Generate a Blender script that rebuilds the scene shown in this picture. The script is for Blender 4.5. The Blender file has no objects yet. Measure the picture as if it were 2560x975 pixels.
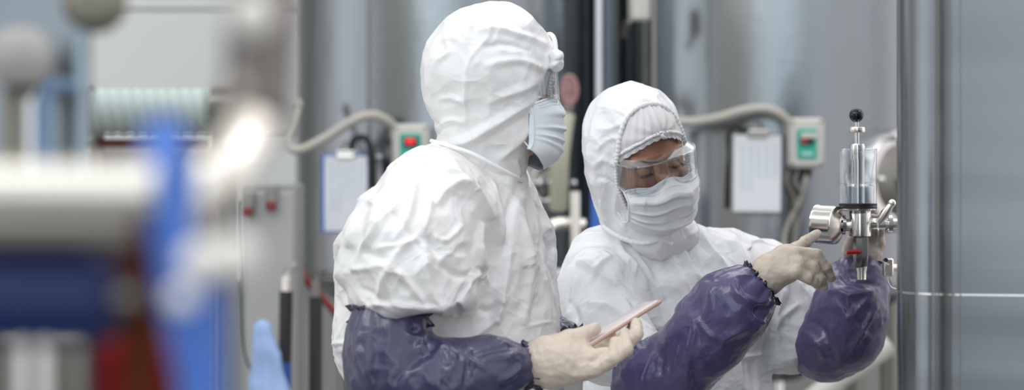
import bpy, math, random
import numpy as np
from mathutils import Vector, Matrix, Euler

# ------------------------------------------------------------------ camera, world, lights, exposure
FW, FH = 2560, 975
FPX = 4978.0                      # focal length in pixels of the 2560 px wide frame
CAMZ = 1.48
scn = bpy.context.scene
COL = scn.collection
cam_d = bpy.data.cameras.new('camera'); cam = bpy.data.objects.new('camera', cam_d); COL.objects.link(cam)
cam.location = (0, 0, CAMZ); cam.rotation_euler = (math.pi/2, 0, 0)
cam_d.sensor_width = 36.0; cam_d.lens = 36.0*FPX/FW
cam_d.clip_start = 0.05; cam_d.clip_end = 100
cam_d.dof.use_dof = True; cam_d.dof.focus_distance = 3.46; cam_d.dof.aperture_fstop = 2.8
scn.camera = cam
scn.view_settings.view_transform = 'Standard'; scn.view_settings.look = 'None'
scn.view_settings.exposure = 0.25; scn.view_settings.gamma = 1.0; scn.view_settings.use_curve_mapping = False
scn.cycles.use_denoising = True
scn.cycles.max_bounces = 8; scn.cycles.diffuse_bounces = 4; scn.cycles.glossy_bounces = 4
scn.cycles.transmission_bounces = 8; scn.cycles.transparent_max_bounces = 12
scn.cycles.caustics_reflective = False; scn.cycles.caustics_refractive = False
scn.cycles.use_adaptive_sampling = True; scn.cycles.adaptive_threshold = 0.02

world = bpy.data.worlds.new('world'); scn.world = world; world.use_nodes = True
wn = world.node_tree; bg = wn.nodes['Background']
bg.inputs[0].default_value = (0.86, 0.93, 1.0, 1); bg.inputs[1].default_value = 0.42

def area(name, loc, size, power, aim, color=(1, 1, 1), spread=180):
    d = bpy.data.lights.new(name, 'AREA'); d.shape = 'RECTANGLE'; d.size, d.size_y = size
    d.energy = power; d.color = color; d.spread = math.radians(spread)
    o = bpy.data.objects.new(name, d); COL.objects.link(o); o.location = loc
    o.rotation_euler = (Vector(aim) - Vector(loc)).to_track_quat('-Z', 'Y').to_euler()
    return o

def W(u, v, Y):
    return np.array([(u - FW/2)*Y/FPX, Y, CAMZ - (v - FH/2)*Y/FPX])
def mpp(Y): return Y/FPX          # metres per pixel at a distance

# ------------------------------------------------------------------ materials
MATS = {}
def mat(name, color=(0.8, 0.8, 0.8), rough=0.5, metal=0.0, **kw):
    if name in MATS: return MATS[name]
    m = bpy.data.materials.new(name); m.use_nodes = True
    b = m.node_tree.nodes['Principled BSDF']
    b.inputs['Base Color'].default_value = (*color, 1); b.inputs['Roughness'].default_value = rough
    b.inputs['Metallic'].default_value = metal
    for k, v in kw.items():
        b.inputs[k].default_value = v
    MATS[name] = m
    return m
def nd(m, t, **kw):
    n = m.node_tree.nodes.new(t)
    for k, v in kw.items():
        if k.startswith('i_'):
            key = k[2:]
            n.inputs[int(key) if key.isdigit() else key].default_value = v
        else: setattr(n, k, v)
    return n
def lk(m, a, b): m.node_tree.links.new(a, b)
def bsdf(m): return m.node_tree.nodes['Principled BSDF']
def add_bump(m, scale=(1, 1, 1), nscale=60, detail=3, dist=0.001, strength=0.5, rough=0.5, kind='noise'):
    tc = nd(m, 'ShaderNodeTexCoord'); mp = nd(m, 'ShaderNodeMapping'); mp.inputs['Scale'].default_value = scale
    lk(m, tc.outputs['Object'], mp.inputs['Vector'])
    n = nd(m, 'ShaderNodeTexNoise'); n.inputs['Scale'].default_value = nscale; n.inputs['Detail'].default_value = detail
    n.inputs['Roughness'].default_value = rough
    lk(m, mp.outputs[0], n.inputs['Vector'])
    bp = nd(m, 'ShaderNodeBump'); bp.inputs['Distance'].default_value = dist; bp.inputs['Strength'].default_value = strength
    lk(m, n.outputs[0], bp.inputs['Height']); lk(m, bp.outputs[0], bsdf(m).inputs['Normal'])
    return n, mp, bp

def clear(name, tint, base=.05, edge=.55, rough=.03):
    """thin clear plastic: see-through, with a sheen that grows at grazing angles"""
    m = mat(name, tint, rough); nt = m.node_tree; nt.nodes.remove(bsdf(m)); out = nt.nodes['Material Output']
    t = nd(m, 'ShaderNodeBsdfTransparent'); t.inputs[0].default_value = (*tint, 1)
    gl = nd(m, 'ShaderNodeBsdfGlossy'); gl.inputs['Roughness'].default_value = rough; gl.inputs['Color'].default_value = (1, 1, 1, 1)
    lw_ = nd(m, 'ShaderNodeLayerWeight'); lw_.inputs['Blend'].default_value = .5
    mr = nd(m, 'ShaderNodeMapRange'); mr.inputs['To Min'].default_value = base; mr.inputs['To Max'].default_value = edge
    pw = nd(m, 'ShaderNodeMath', operation='POWER'); pw.inputs[1].default_value = 2.2
    lk(m, lw_.outputs['Facing'], pw.inputs[0]); lk(m, pw.outputs[0], mr.inputs['Value'])
    mx_ = nd(m, 'ShaderNodeMixShader'); lk(m, mr.outputs[0], mx_.inputs[0]); lk(m, t.outputs[0], mx_.inputs[1]); lk(m, gl.outputs[0], mx_.inputs[2]); lk(m, mx_.outputs[0], out.inputs[0])
    return m

# ------------------------------------------------------------------ objects
def tag(o, label=None, cat=None, group=None, kind=None):
    if label: o['label'] = label
    if cat: o['category'] = cat
    if group: o['group'] = group
    if kind: o['kind'] = kind
    return o
def empty(name, loc, label=None, cat=None, group=None, rz=0):
    o = bpy.data.objects.new(name, None); COL.objects.link(o); o.location = tuple(loc); o.rotation_euler = (0, 0, rz)
    o.empty_display_size = 0.1
    return tag(o, label, cat, group)
def link_mesh(name, me, m, parent=None, smooth=True, world=True):
    """link a mesh given in world coordinates; a parented one is stored in its parent's frame"""
    if m is not None:
        for mm in (m if isinstance(m, (list, tuple)) else [m]): me.materials.append(mm)
    if smooth: me.polygons.foreach_set('use_smooth', np.ones(len(me.polygons), bool))
    o = bpy.data.objects.new(name, me); COL.objects.link(o)
    if parent is not None:
        o.parent = parent
        if world: me.transform(parent_mat(parent).inverted())
    else:
        if world:      # put the origin at the base of the thing
            co = np.empty(len(me.vertices)*3, np.float32); me.vertices.foreach_get('co', co); co = co.reshape(-1, 3)
            c = Vector(((co[:, 0].min()+co[:, 0].max())/2, (co[:, 1].min()+co[:, 1].max())/2, co[:, 2].min()))
            me.transform(Matrix.Translation(-c)); o.location = c
    return o
def parent_mat(o):
    M = Matrix.LocRotScale(o.location, o.rotation_euler, o.scale)
    return parent_mat(o.parent) @ M if o.parent else M
def mesh_from(name, V, F):
    me = bpy.data.meshes.new(name)
    V = np.asarray(V, np.float32)
    if isinstance(F, np.ndarray):
        n, k = F.shape
        me.vertices.add(len(V)); me.vertices.foreach_set('co', V.ravel())
        me.loops.add(n*k); me.loops.foreach_set('vertex_index', F.astype(np.int32).ravel())
        me.polygons.add(n); me.polygons.foreach_set('loop_start', np.arange(0, n*k, k, dtype=np.int32))
        me.polygons.foreach_set('loop_total', np.full(n, k, np.int32))
        me.update(calc_edges=True)
    else:
        me.from_pydata([tuple(map(float, v)) for v in V], [], F); me.update()
    return me

class MB:
    """collects shapes, built as one mesh object"""
    def __init__(s): s.V = []; s.F = []
    def add(s, V, F):
        n = len(s.V); s.V += [tuple(map(float, v)) for v in V]; s.F += [tuple(i + n for i in f) for f in F]; return s
    def box(s, c, d, R=None, bevel=0.0, taper=1.0):
        c = np.array(c, float); hx, hy, hz = [x/2 for x in d]; b = min(bevel, hx*.95, hy*.95, hz*.95)
        if b <= 0:
            V = [(x*hx, y*hy, z*hz) for z in (-1, 1) for y in (-1, 1) for x in (-1, 1)]
            F = [(0, 2, 3, 1), (4, 5, 7, 6), (0, 1, 5, 4), (2, 6, 7, 3), (0, 4, 6, 2), (1, 3, 7, 5)]
        else:
            V = []; idx = {}
            for z in (-1, 1):
                for y in (-1, 1):
                    for x in (-1, 1):
                        for a in range(3):
                            p = [x*(hx-b), y*(hy-b), z*(hz-b)]; p[a] = (x, y, z)[a]*(hx, hy, hz)[a]
                            idx[(x, y, z, a)] = len(V); V.append(tuple(p))
            F = []
            for a in range(3):
                o1, o2 = [i for i in range(3) if i != a]
                for sg in (-1, 1):
                    q = []
                    for (p, r) in ((-1, -1), (1, -1), (1, 1), (-1, 1)):
                        k = [0, 0, 0]; k[a] = sg; k[o1] = p; k[o2] = r; q.append(idx[(*k, a)])
                    if (sg == 1) == (a == 1): q = q[::-1]
                    F.append(tuple(q))
            for a in range(3):
                o1, o2 = [i for i in range(3) if i != a]
                for p in (-1, 1):
                    for r in (-1, 1):
                        k0 = [0, 0, 0]; k1 = [0, 0, 0]; k0[a] = -1; k1[a] = 1
                        k0[o1] = k1[o1] = p; k0[o2] = k1[o2] = r
                        F.append((idx[(*k0, o1)], idx[(*k1, o1)], idx[(*k1, o2)], idx[(*k0, o2)]))
            for z in (-1, 1):
                for y in (-1, 1):
                    for x in (-1, 1): F.append(tuple(idx[(x, y, z, a)] for a in range(3)))
        if R is not None: V = [tuple(np.array(R) @ np.array(v)) for v in V]
        return s.add([np.array(v)+c for v in V], F)
    def tube(s, pts, r, n=16, caps=True, closed=False):
        P = [np.array(p, float) for p in pts]; m = len(P)
        R = r if hasattr(r, '__len__') else [r]*m
        T = []
        for i in range(m):
            if closed: t = P[(i+1) % m]-P[i-1]
            else: t = P[min(i+1, m-1)]-P[max(i-1, 0)]
            T.append(t/(np.linalg.norm(t)+1e-12))
        up = np.array([0, 0, 1.0]) if abs(T[0][2]) < .9 else np.array([1.0, 0, 0])
        nrm = np.cross(T[0], up); nrm /= np.linalg.norm(nrm)
        V = []
        for i in range(m):
            nrm = nrm - T[i]*np.dot(nrm, T[i]); nrm /= np.linalg.norm(nrm)+1e-12; bn = np.cross(T[i], nrm)
            for k in range(n):
                a = 2*math.pi*k/n; V.append(P[i]+R[i]*(math.cos(a)*nrm+math.sin(a)*bn))
        F = []
        for i in range(m if closed else m-1):
            j = (i+1) % m
            for k in range(n): F.append((i*n+k, i*n+(k+1) % n, j*n+(k+1) % n, j*n+k))
        if caps and not closed:
            F.append(tuple(range(n))[::-1]); F.append(tuple((m-1)*n+k for k in range(n)))
        return s.add(V, F)
    def lathe(s, prof, origin=(0, 0, 0), axis=(0, 0, 1), n=32, arc=None, caps=True):
        """prof: list of (radius, height along axis)"""
        ax = Vector(axis).normalized(); q = Vector((0, 0, 1)).rotation_difference(ax); o = Vector(tuple(origin))
        V = []; F = []; m = len(prof)
        for (r, h) in prof:
            for k in range(n):
                a = 2*math.pi*k/n; V.append(tuple(o + q @ Vector((max(r, 1e-6)*math.cos(a), max(r, 1e-6)*math.sin(a), h))))
        for i in range(m-1):
            for k in range(n): F.append((i*n+k, i*n+(k+1) % n, (i+1)*n+(k+1) % n, (i+1)*n+k))
        if caps:
            if prof[0][0] > 1e-4: F.append(tuple(range(n))[::-1])
            if prof[-1][0] > 1e-4: F.append(tuple((m-1)*n+k for k in range(n)))
        return s.add(V, F)
    def sphere(s, c, r, n=20):
        return s.lathe([(r*math.sin(math.pi*i/n) if np.isscalar(r) else 0, -r*math.cos(math.pi*i/n)) for i in range(n+1)], c, n=2*n, caps=False)
    def build(s, name, m, parent=None, smooth=True, label=None, auto=None):
        me = mesh_from(name, s.V, s.F); o = link_mesh(name, me, m, parent, smooth)
        if smooth and auto != 0: me.set_sharp_from_angle(angle=math.radians(auto or 40))
        if label: o['label'] = label
        return o
def spline(pts, n=12, closed=False):
    P = [np.array(p, float) for p in pts]; m = len(P); out = []
    for i in range(m if closed else m-1):
        if closed: p0, p1, p2, p3 = P[i-1], P[i], P[(i+1) % m], P[(i+2) % m]
        else: p0, p1, p2, p3 = P[max(i-1, 0)], P[i], P[i+1], P[min(i+2, m-1)]
        for k in range(n):
            t = k/n; out.append(.5*((2*p1)+(-p0+p2)*t+(2*p0-5*p1+4*p2-p3)*t*t+(-p0+3*p1-3*p2+p3)*t**3))
    if not closed: out.append(P[-1])
    return out

# ------------------------------------------------------------------ implicit surfaces
class Grid:
    def __init__(s, lo, hi, h, fine=None):
        """fine: list of (lo, hi, h) boxes refined on a rectilinear grid"""
        ax = []
        for a in range(3):
            pts = [lo[a]]
            while pts[-1] < hi[a]:
                st = h
                for (fl, fh, fs) in (fine or []):
                    if fl[a]-h <= pts[-1] <= fh[a]: st = min(st, fs)
                pts.append(pts[-1]+st)
            ax.append(np.array(pts, np.float32))
        s.ax = ax
        s.X, s.Y, s.Z = np.meshgrid(*ax, indexing='ij', sparse=True)
def rcone(g, p0, r0, p1, r1, sq=None):
    p0 = np.array(p0, float); p1 = np.array(p1, float); d = p1-p0; L2 = float(d@d)+1e-12
    x, y, z = g.X-np.float32(p0[0]), g.Y-np.float32(p0[1]), g.Z-np.float32(p0[2])
    t = np.clip((x*d[0]+y*d[1]+z*d[2])/L2, 0, 1).astype(np.float32)
    dist = np.sqrt((x-t*np.float32(d[0]))**2+(y-t*np.float32(d[1]))**2+(z-t*np.float32(d[2]))**2)
    return dist-(np.float32(r0)+t*np.float32(r1-r0))
def chain(g, pts, k=0.02):
    """pts: (point, radius) ..."""
    f = None
    for (a, ra), (b, rb) in zip(pts[:-1], pts[1:]):
        e = rcone(g, a, ra, b, rb); f = e if f is None else smin(f, e, k)
    return f
def smin(a, b, k):
    h = np.clip(.5+.5*(b-a)/k, 0, 1); return b+(a-b)*h-k*h*(1-h)
def smax(a, b, k): return -smin(-a, -b, k)
def ellip(g, c, r, R=None):
    x, y, z = g.X-c[0], g.Y-c[1], g.Z-c[2]
    if R is not None:
        R = np.array(R, np.float32)      # columns are the local axes
        x, y, z = (x*R[0, 0]+y*R[1, 0]+z*R[2, 0], x*R[0, 1]+y*R[1, 1]+z*R[2, 1], x*R[0, 2]+y*R[1, 2]+z*R[2, 2])
    q = np.sqrt((x/r[0])**2+(y/r[1])**2+(z/r[2])**2).astype(np.float32)
    q2 = np.sqrt((x/r[0]**2)**2+(y/r[1]**2)**2+(z/r[2]**2)**2).astype(np.float32)
    return q*(q-1)/(q2+1e-6)
def loft(g, secs, n=2.3, k=0.03):
    """secs: (v, uL, uR, Y, ry) silhouettes seen at distance Y, from top to bottom"""
    S = []
    for (v, a, b, Y, ry) in secs:
        l = W(a, v, Y); r = W(b, v, Y); S.append((l[2], (l[0]+r[0])/2, Y, (r[0]-l[0])/2, ry))
    S = np.array(sorted(S), np.float64); zs = S[:, 0]; zt = np.arange(zs[0]-.02, zs[-1]+.02, .003)
    w = 3; ker = np.ones(2*w+1)/(2*w+1)
    tab = [np.convolve(np.pad(np.interp(zt, zs, S[:, c]), w, mode='edge'), ker, 'valid') for c in range(5)]
    cx, cy, rx, ry = [np.interp(g.Z, zt, tab[i]).astype(np.float32) for i in (1, 2, 3, 4)]
    q = ((np.abs((g.X-cx)/rx))**n+(np.abs((g.Y-cy)/ry))**n)**(1/n)
    f = (q-1)*np.minimum(rx, ry)
    cap = np.maximum(zs[0]-g.Z, g.Z-zs[-1])
    return smax(f.astype(np.float32), np.broadcast_to(cap, f.shape).astype(np.float32), k)
def nets(F, ax):
    nx, ny, nz = F.shape; S = F < 0
    off = [(i, j, k) for i in (0, 1) for j in (0, 1) for k in (0, 1)]
    cs = np.zeros((nx-1, ny-1, nz-1), np.int8)
    for (i, j, k) in off: cs += S[i:nx-1+i, j:ny-1+j, k:nz-1+k]
    act = (cs > 0) & (cs < 8); I, J, K = np.nonzero(act)
    idm = np.full(act.shape, -1, np.int32); idm[I, J, K] = np.arange(len(I))
    vals = {o: F[I+o[0], J+o[1], K+o[2]].astype(np.float64) for o in off}
    acc = np.zeros((len(I), 3)); cnt = np.zeros(len(I))
    for a in off:
        for d in range(3):
            if a[d] == 0:
                b = list(a); b[d] = 1; b = tuple(b); va, vb = vals[a], vals[b]
                m = (va < 0) != (vb < 0); t = np.where(m, va/(va-vb+1e-30), 0)
                for c in range(3):
                    acc[:, c] += m*(a[c]+(t if c == d else 0))
                cnt += m
    acc /= cnt[:, None]
    V = np.empty((len(I), 3))
    for c, ind in enumerate((I, J, K)):
        A = ax[c].astype(np.float64); V[:, c] = A[ind]+acc[:, c]*(A[ind+1]-A[ind])
    Q = []
    for d in range(3):
        e, f_ = [(1, 2), (2, 0), (0, 1)][d]
        sl0 = [slice(None)]*3; sl1 = [slice(None)]*3
        sl0[d] = slice(0, -1); sl1[d] = slice(1, None)
        for s_ in (sl0, sl1):
            s_[e] = slice(1, -1); s_[f_] = slice(1, -1)
        A = S[tuple(sl0)]; B = S[tuple(sl1)]; ch = A != B
        P = np.array(np.nonzero(ch)).T
        base = P.copy(); base[:, e] += 1; base[:, f_] += 1
        q = []
        for (a, b) in ((0, 0), (1, 0), (1, 1), (0, 1)):
            c = base.copy(); c[:, e] -= a; c[:, f_] -= b; q.append(idm[c[:, 0], c[:, 1], c[:, 2]])
        q = np.array(q).T; inn = A[ch]
        q[~inn] = q[~inn][:, ::-1]; Q.append(q)
    Q = np.concatenate(Q); Q = Q[(Q >= 0).all(1)]
    return V, Q
def edges_of(F):
    E = np.concatenate([F[:, [0, 1]], F[:, [1, 2]], F[:, [2, 3]], F[:, [3, 0]]]) if F.shape[1] == 4 else np.concatenate([F[:, [0, 1]], F[:, [1, 2]], F[:, [2, 0]]])
    return E
def smooth_field(A, F, it=1, lam=.5):
    E = edges_of(F); n = len(A); A = np.asarray(A, float); one = A.ndim == 1
    if one: A = A[:, None]
    deg = np.bincount(E[:, 0], minlength=n)+np.bincount(E[:, 1], minlength=n)
    for _ in range(it):
        S = np.stack([np.bincount(E[:, 0], A[E[:, 1], c], n)+np.bincount(E[:, 1], A[E[:, 0], c], n) for c in range(A.shape[1])], 1)
        A = A+(S/np.maximum(deg, 1)[:, None]-A)*lam
    return A[:, 0] if one else A
def normals(V, F):
    a = V[F[:, 2]]-V[F[:, 0]]; b = V[F[:, 3 if F.shape[1] == 4 else 1]]-V[F[:, 1 if F.shape[1] == 4 else 0]]
    N = np.cross(a, b) if F.shape[1] == 4 else np.cross(V[F[:, 1]]-V[F[:, 0]], a)
    R = np.zeros_like(V)
    for k in range(F.shape[1]):
        for c in range(3): R[:, c] += np.bincount(F[:, k], N[:, c], len(V))
    return R/(np.linalg.norm(R, axis=1)[:, None]+1e-12)

def hash3(I, seed):
    x = (I[..., 0].astype(np.int64)*73856093) ^ (I[..., 1].astype(np.int64)*19349663) ^ (I[..., 2].astype(np.int64)*83492791) ^ (seed*2654435761)
    x = (x ^ (x >> 13))*1274126177 & 0x7fffffff; x = (x ^ (x >> 16))*1911520717 & 0x7fffffff
    return ((x >> 3) & 0xfffff)/float(0xfffff)
def vnoise(P, seed=0):
    I = np.floor(P).astype(np.int64); f = P-I; f = f*f*f*(f*(f*6-15)+10); r = 0
    for i in (0, 1):
        for j in (0, 1):
            for k in (0, 1):
                w = (f[:, 0] if i else 1-f[:, 0])*(f[:, 1] if j else 1-f[:, 1])*(f[:, 2] if k else 1-f[:, 2])
                r = r+w*hash3(I+np.array([i, j, k]), seed)
    return r*2-1
def crumple(P, scale, seed=0, tilt=1.0):
    """folded-film relief: upper envelope of random little planes, sharp creases between flat facets; P in metres, result about 0..1"""
    Q = P/scale; I = np.floor(Q).astype(np.int64); best = np.full(len(Q), -1e9)
    for i in (-1, 0, 1):
        for j in (-1, 0, 1):
            for k in (-1, 0, 1):
                C = I+np.array([i, j, k])
                c = C+np.stack([hash3(C, seed+s) for s in (1, 2, 3)], 1)
                g = np.stack([hash3(C, seed+s)*2-1 for s in (4, 5, 6)], 1)*tilt
                d = Q-c
                h = (g*d).sum(1)-(d*d).sum(1)*.9+hash3(C, seed+7)*.35
                best = np.maximum(best, h)
    return best
def ridged(P, scale, seed=0, octs=3):
    r = 0; a = 1
    for o in range(octs):
        r = r+a*(1-np.abs(vnoise(P/scale*2**o, seed+o*17))*2); a *= .5
    return r
def project(V):
    return FW/2+V[:, 0]*FPX/V[:, 1], FH/2-(V[:, 2]-CAMZ)*FPX/V[:, 1]
def fold(V, N, strokes, uvc=None):
    """ridges and creases running over the cloth: strokes = (points (u,v) ..., half width px, height m, sharpness)"""
    u, v = project(V); vis = np.clip(-(N*V).sum(1)/np.linalg.norm(V, axis=1)*4+.6, 0, 1) if uvc is None else 1
    D = np.zeros(len(V))
    for (pts, wd, ht, sh) in strokes:
        P = np.array(spline([(a, b) for a, b in pts], 6)) if len(pts) > 2 else np.array(pts, float)
        m = (u > P[:, 0].min()-wd*3) & (u < P[:, 0].max()+wd*3) & (v > P[:, 1].min()-wd*3) & (v < P[:, 1].max()+wd*3)
        if not m.any(): continue
        uu, vv = u[m], v[m]; best = np.full(len(uu), 1e9); tt = np.zeros(len(uu)); L = len(P)-1
        for i in range(L):
            a, b = P[i], P[i+1]; d = b-a; l2 = d@d+1e-9
            t = np.clip(((uu-a[0])*d[0]+(vv-a[1])*d[1])/l2, 0, 1)
            q = np.hypot(uu-a[0]-t*d[0], vv-a[1]-t*d[1]); w = q < best; best[w] = q[w]; tt[w] = (i+t[w])/L
        x = best/wd; prof = np.exp(-x**2) if sh == 0 else np.maximum(0, 1-x/1.9)**1.35
        prof = prof*np.clip(np.sin(np.clip(tt, .0, 1)*math.pi), 0, 1)**.5
        D[m] += ht*prof
    return D*vis
# soft surroundings: bright overhead, bands by direction and height shaped for the steel's reflections
def build_world():
    nt = wn; N = nt.nodes; L = nt.links
    tc = N.new('ShaderNodeTexCoord'); sep = N.new('ShaderNodeSeparateXYZ'); L.new(tc.outputs['Generated'], sep.inputs[0])
    mp = N.new('ShaderNodeMapping'); mp.inputs['Scale'].default_value = (1, 1, .45); L.new(tc.outputs['Generated'], mp.inputs[0])
    at2 = N.new('ShaderNodeMath'); at2.operation = 'ARCTAN2'; ng = N.new('ShaderNodeMath'); ng.operation = 'MULTIPLY'; ng.inputs[1].default_value = -1
    L.new(sep.outputs[1], ng.inputs[0]); L.new(sep.outputs[0], at2.inputs[0]); L.new(ng.outputs[0], at2.inputs[1])     # azimuth, 0 behind the camera, + to the right
    am = N.new('ShaderNodeMath'); am.operation = 'MULTIPLY_ADD'; am.inputs[1].default_value = .5/math.pi; am.inputs[2].default_value = .5; L.new(at2.outputs[0], am.inputs[0])
    ra = N.new('ShaderNodeValToRGB'); ea = ra.color_ramp.elements
    AZ = [(-180, .5, .5, .5), (-145, .22, .22, .21), (-105, .2, .2, .19), (-80, .95, 1.05, 1.15), (-62, .75, .85, .95), (-48, .22, .22, .19), (-26, .20, .20, .17), (-14, 1.0, 1.2, 1.35), (2, 1.0, 1.2, 1.35),
          (16, .40, .43, .46), (45, .55, .56, .58), (70, .38, .38, .40), (92, .75, .74, .78), (125, .9, .9, .95), (150, .6, .6, .62), (180, .5, .5, .5)]
    for i, (dg, *c) in enumerate(AZ):
        pos = (dg+180)/360
        if i == 0: ea[0].position = 0; ea[0].color = (*c, 1)
        elif i == len(AZ)-1: ea[-1].position = 1; ea[-1].color = (*c, 1)
        else: k_ = ea.new(pos); k_.color = (*c, 1)
    L.new(am.outputs[0], ra.inputs[0])
    no = N.new('ShaderNodeTexNoise'); no.inputs['Scale'].default_value = 3.1; no.inputs['Detail'].default_value = 3; L.new(mp.outputs[0], no.inputs['Vector'])
    r1 = N.new('ShaderNodeValToRGB'); e = r1.color_ramp.elements
    e[0].position = .30; e[0].color = (.10, .10, .09, 1); e[1].position = .70; e[1].color = (1.05, 1.18, 1.3, 1)
    x = e.new(.46); x.color = (.34, .34, .33, 1); x = e.new(.56); x.color = (.52, .57, .62, 1)
    L.new(no.outputs[0], r1.inputs[0])
    r2 = N.new('ShaderNodeValToRGB'); e = r2.color_ramp.elements      # by height
    e[0].position = .0; e[0].color = (.42, .42, .43, 1); e[1].position = 1.0; e[1].color = (.92, .96, 1.0, 1)
    for q_, c_ in ((.40, (.30, .29, .28)), (.455, (.22, .21, .21)), (.485, (.62, .59, .62)), (.52, (.70, .68, .73)), (.555, (.34, .40, .44)), (.60, (.62, .74, .80)), (.68, (.80, .86, .93))): x = e.new(q_); x.color = (*c_, 1)
    ma = N.new('ShaderNodeMath'); ma.operation = 'MULTIPLY_ADD'; ma.inputs[1].default_value = .5; ma.inputs[2].default_value = .5
    L.new(sep.outputs[2], ma.inputs[0]); L.new(ma.outputs[0], r2.inputs[0])
    mx = N.new('ShaderNodeMix'); mx.data_type = 'RGBA'; mx.inputs[0].default_value = .5; L.new(r1.outputs[0], mx.inputs[6]); L.new(r2.outputs[0], mx.inputs[7])
    m2 = N.new('ShaderNodeMix'); m2.data_type = 'RGBA'; m2.inputs[0].default_value = .55; L.new(mx.outputs[2], m2.inputs[6]); L.new(ra.outputs[0], m2.inputs[7]); m3 = N.new('ShaderNodeMix'); m3.data_type = 'RGBA'; m3.blend_type = 'MULTIPLY'; m3.inputs[0].default_value = 1; m3.inputs[7].default_value = (1.03, .985, .955, 1); L.new(m2.outputs[2], m3.inputs[6]); L.new(m3.outputs[2], bg.inputs[0]); bg.inputs[1].default_value = 1.55
build_world()
area('ceiling_light', (-2.2, 1.0, 4.6), (3.2, .9), 34, (0, 3.6, 1.2), (1, .98, .95))
area('ceiling_light', (2.4, 2.6, 4.6), (3.2, .9), 22, (.2, 3.6, 1.2), (.93, .97, 1))
area('ceiling_light', (0, 6.0, 4.8), (5.0, .8), 26, (0, 3.9, 1.2), (.96, .98, 1))
# ------------------------------------------------------------------ steel and other surfaces
def steel(name, col=(.62, .64, .66), rough=.30, aniso=0.0, streak=(1, 1, 40), amt=.10, rot=0.0, bumpd=.0):
    m = mat(name, col, rough, 1.0); b = bsdf(m)
    tc = nd(m, 'ShaderNodeTexCoord'); mp = nd(m, 'ShaderNodeMapping'); mp.inputs['Scale'].default_value = streak
    n = nd(m, 'ShaderNodeTexNoise'); n.inputs['Scale'].default_value = 3; n.inputs['Detail'].default_value = 6; n.inputs['Roughness'].default_value = .6
    lk(m, tc.outputs['Object'], mp.inputs[0]); lk(m, mp.outputs[0], n.inputs[0])
    mr = nd(m, 'ShaderNodeMapRange'); mr.inputs['To Min'].default_value = max(rough-amt, .02); mr.inputs['To Max'].default_value = rough+amt
    lk(m, n.outputs[0], mr.inputs[0]); lk(m, mr.outputs[0], b.inputs['Roughness'])
    b.inputs['Anisotropic'].default_value = aniso; b.inputs['Anisotropic Rotation'].default_value = rot
    bp = nd(m, 'ShaderNodeBump'); bp.inputs['Distance'].default_value = bumpd or .0006; bp.inputs['Strength'].default_value = .35
    lk(m, n.outputs[0], bp.inputs['Height']); lk(m, bp.outputs[0], b.inputs['Normal'])
    return m
S_TANK = steel('brushed_tank_steel', (.272, .290, .302), .21, 0, (.6, .6, .25), .06, bumpd=.02)
S_PANEL = steel('brushed_panel_steel', (.235, .255, .27), .24, .6, (.3, .3, 14), .04, rot=0.25, bumpd=.0006)
S_PIPE = steel('polished_pipe_steel', (.72, .71, .69), .12, 0, (1, 1, 1), .04)
S_DULL = steel('dull_pipe_steel', (.26, .245, .22), .33, 0, (1, 1, 1), .05)
S_WARM = steel('warm_polished_steel', (.92, .87, .79), .25, 0, (1, 1, 1), .05)
nb = nd(S_PANEL, 'ShaderNodeTexNoise'); nb.inputs['Scale'].default_value = 1.0; nb.inputs['Detail'].default_value = 3; nb.inputs['Roughness'].default_value = .45
mb_ = nd(S_PANEL, 'ShaderNodeMapping'); mb_.inputs['Scale'].default_value = (.35, .35, 2.6); tb = nd(S_PANEL, 'ShaderNodeTexCoord'); lk(S_PANEL, tb.outputs['Object'], mb_.inputs[0]); lk(S_PANEL, mb_.outputs[0], nb.inputs[0])
b1 = [l.from_node for l in bsdf(S_PANEL).inputs['Normal'].links][0]; b2 = nd(S_PANEL, 'ShaderNodeBump'); b2.inputs['Distance'].default_value = .03; b2.inputs['Strength'].default_value = 1.0
lk(S_PANEL, nb.outputs[0], b2.inputs['Height']); lk(S_PANEL, b2.outputs[0], b1.inputs['Normal'])
P_WHITE = mat('cream_enamel', (.60, .58, .53), .45)
P_WALL = mat('pale_wall_paint', (.33, .33, .315), .7)
P_GREY = mat('grey_paint', (.25, .25, .24), .6)
P_DARK = mat('dark_rubber', (.018, .019, .02), .5)
P_GREEN = mat('teal_enamel', (.03, .42, .32), .45)
P_RED = mat('red_plastic', (.55, .02, .02), .4)
P_BLUE = mat('blue_plastic', (.03, .10, .38), .45)
P_BLUE2 = mat('bright_blue_paint', (.06, .18, .60), .5)
P_NAVY = mat('navy_enamel', (.006, .02, .11), .5)
P_RUST = mat('rusty_brown_paint', (.13, .028, .006), .75, **{'Specular IOR Level': .2})
P_HOSE = mat('cream_conduit', (.48, .455, .40), .5)
P_PAPER = mat('paper', (.76, .78, .81), .7)
P_PRINT = mat('faint_print', (.48, .52, .60), .7)
P_OLIVE = mat('olive_grey_paint', (.24, .23, .18), .6)
m = P_WALL; n_, mp_, bp_ = add_bump(m, (1, 1, 1), 2, 4, .002, .3)
m = mat('grey_epoxy_floor', (.24, .24, .235), .28); add_bump(m, (1, 1, 1), 6, 5, .001, .4); P_FLOOR = m

# ------------------------------------------------------------------ floor and wall
def slab(name, x0, x1, y0, y1, z0, z1, m):
    b = MB(); b.box(((x0+x1)/2, (y0+y1)/2, (z0+z1)/2), (x1-x0, y1-y0, z1-z0)); o = b.build(name, m, smooth=False); o['kind'] = 'structure'; return o
slab('floor', -7, 7, -6, 10.2, -.1, 0, P_FLOOR)
slab('wall_back', -7, 7, 10, 10.2, 0, 6, P_WALL)

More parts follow.
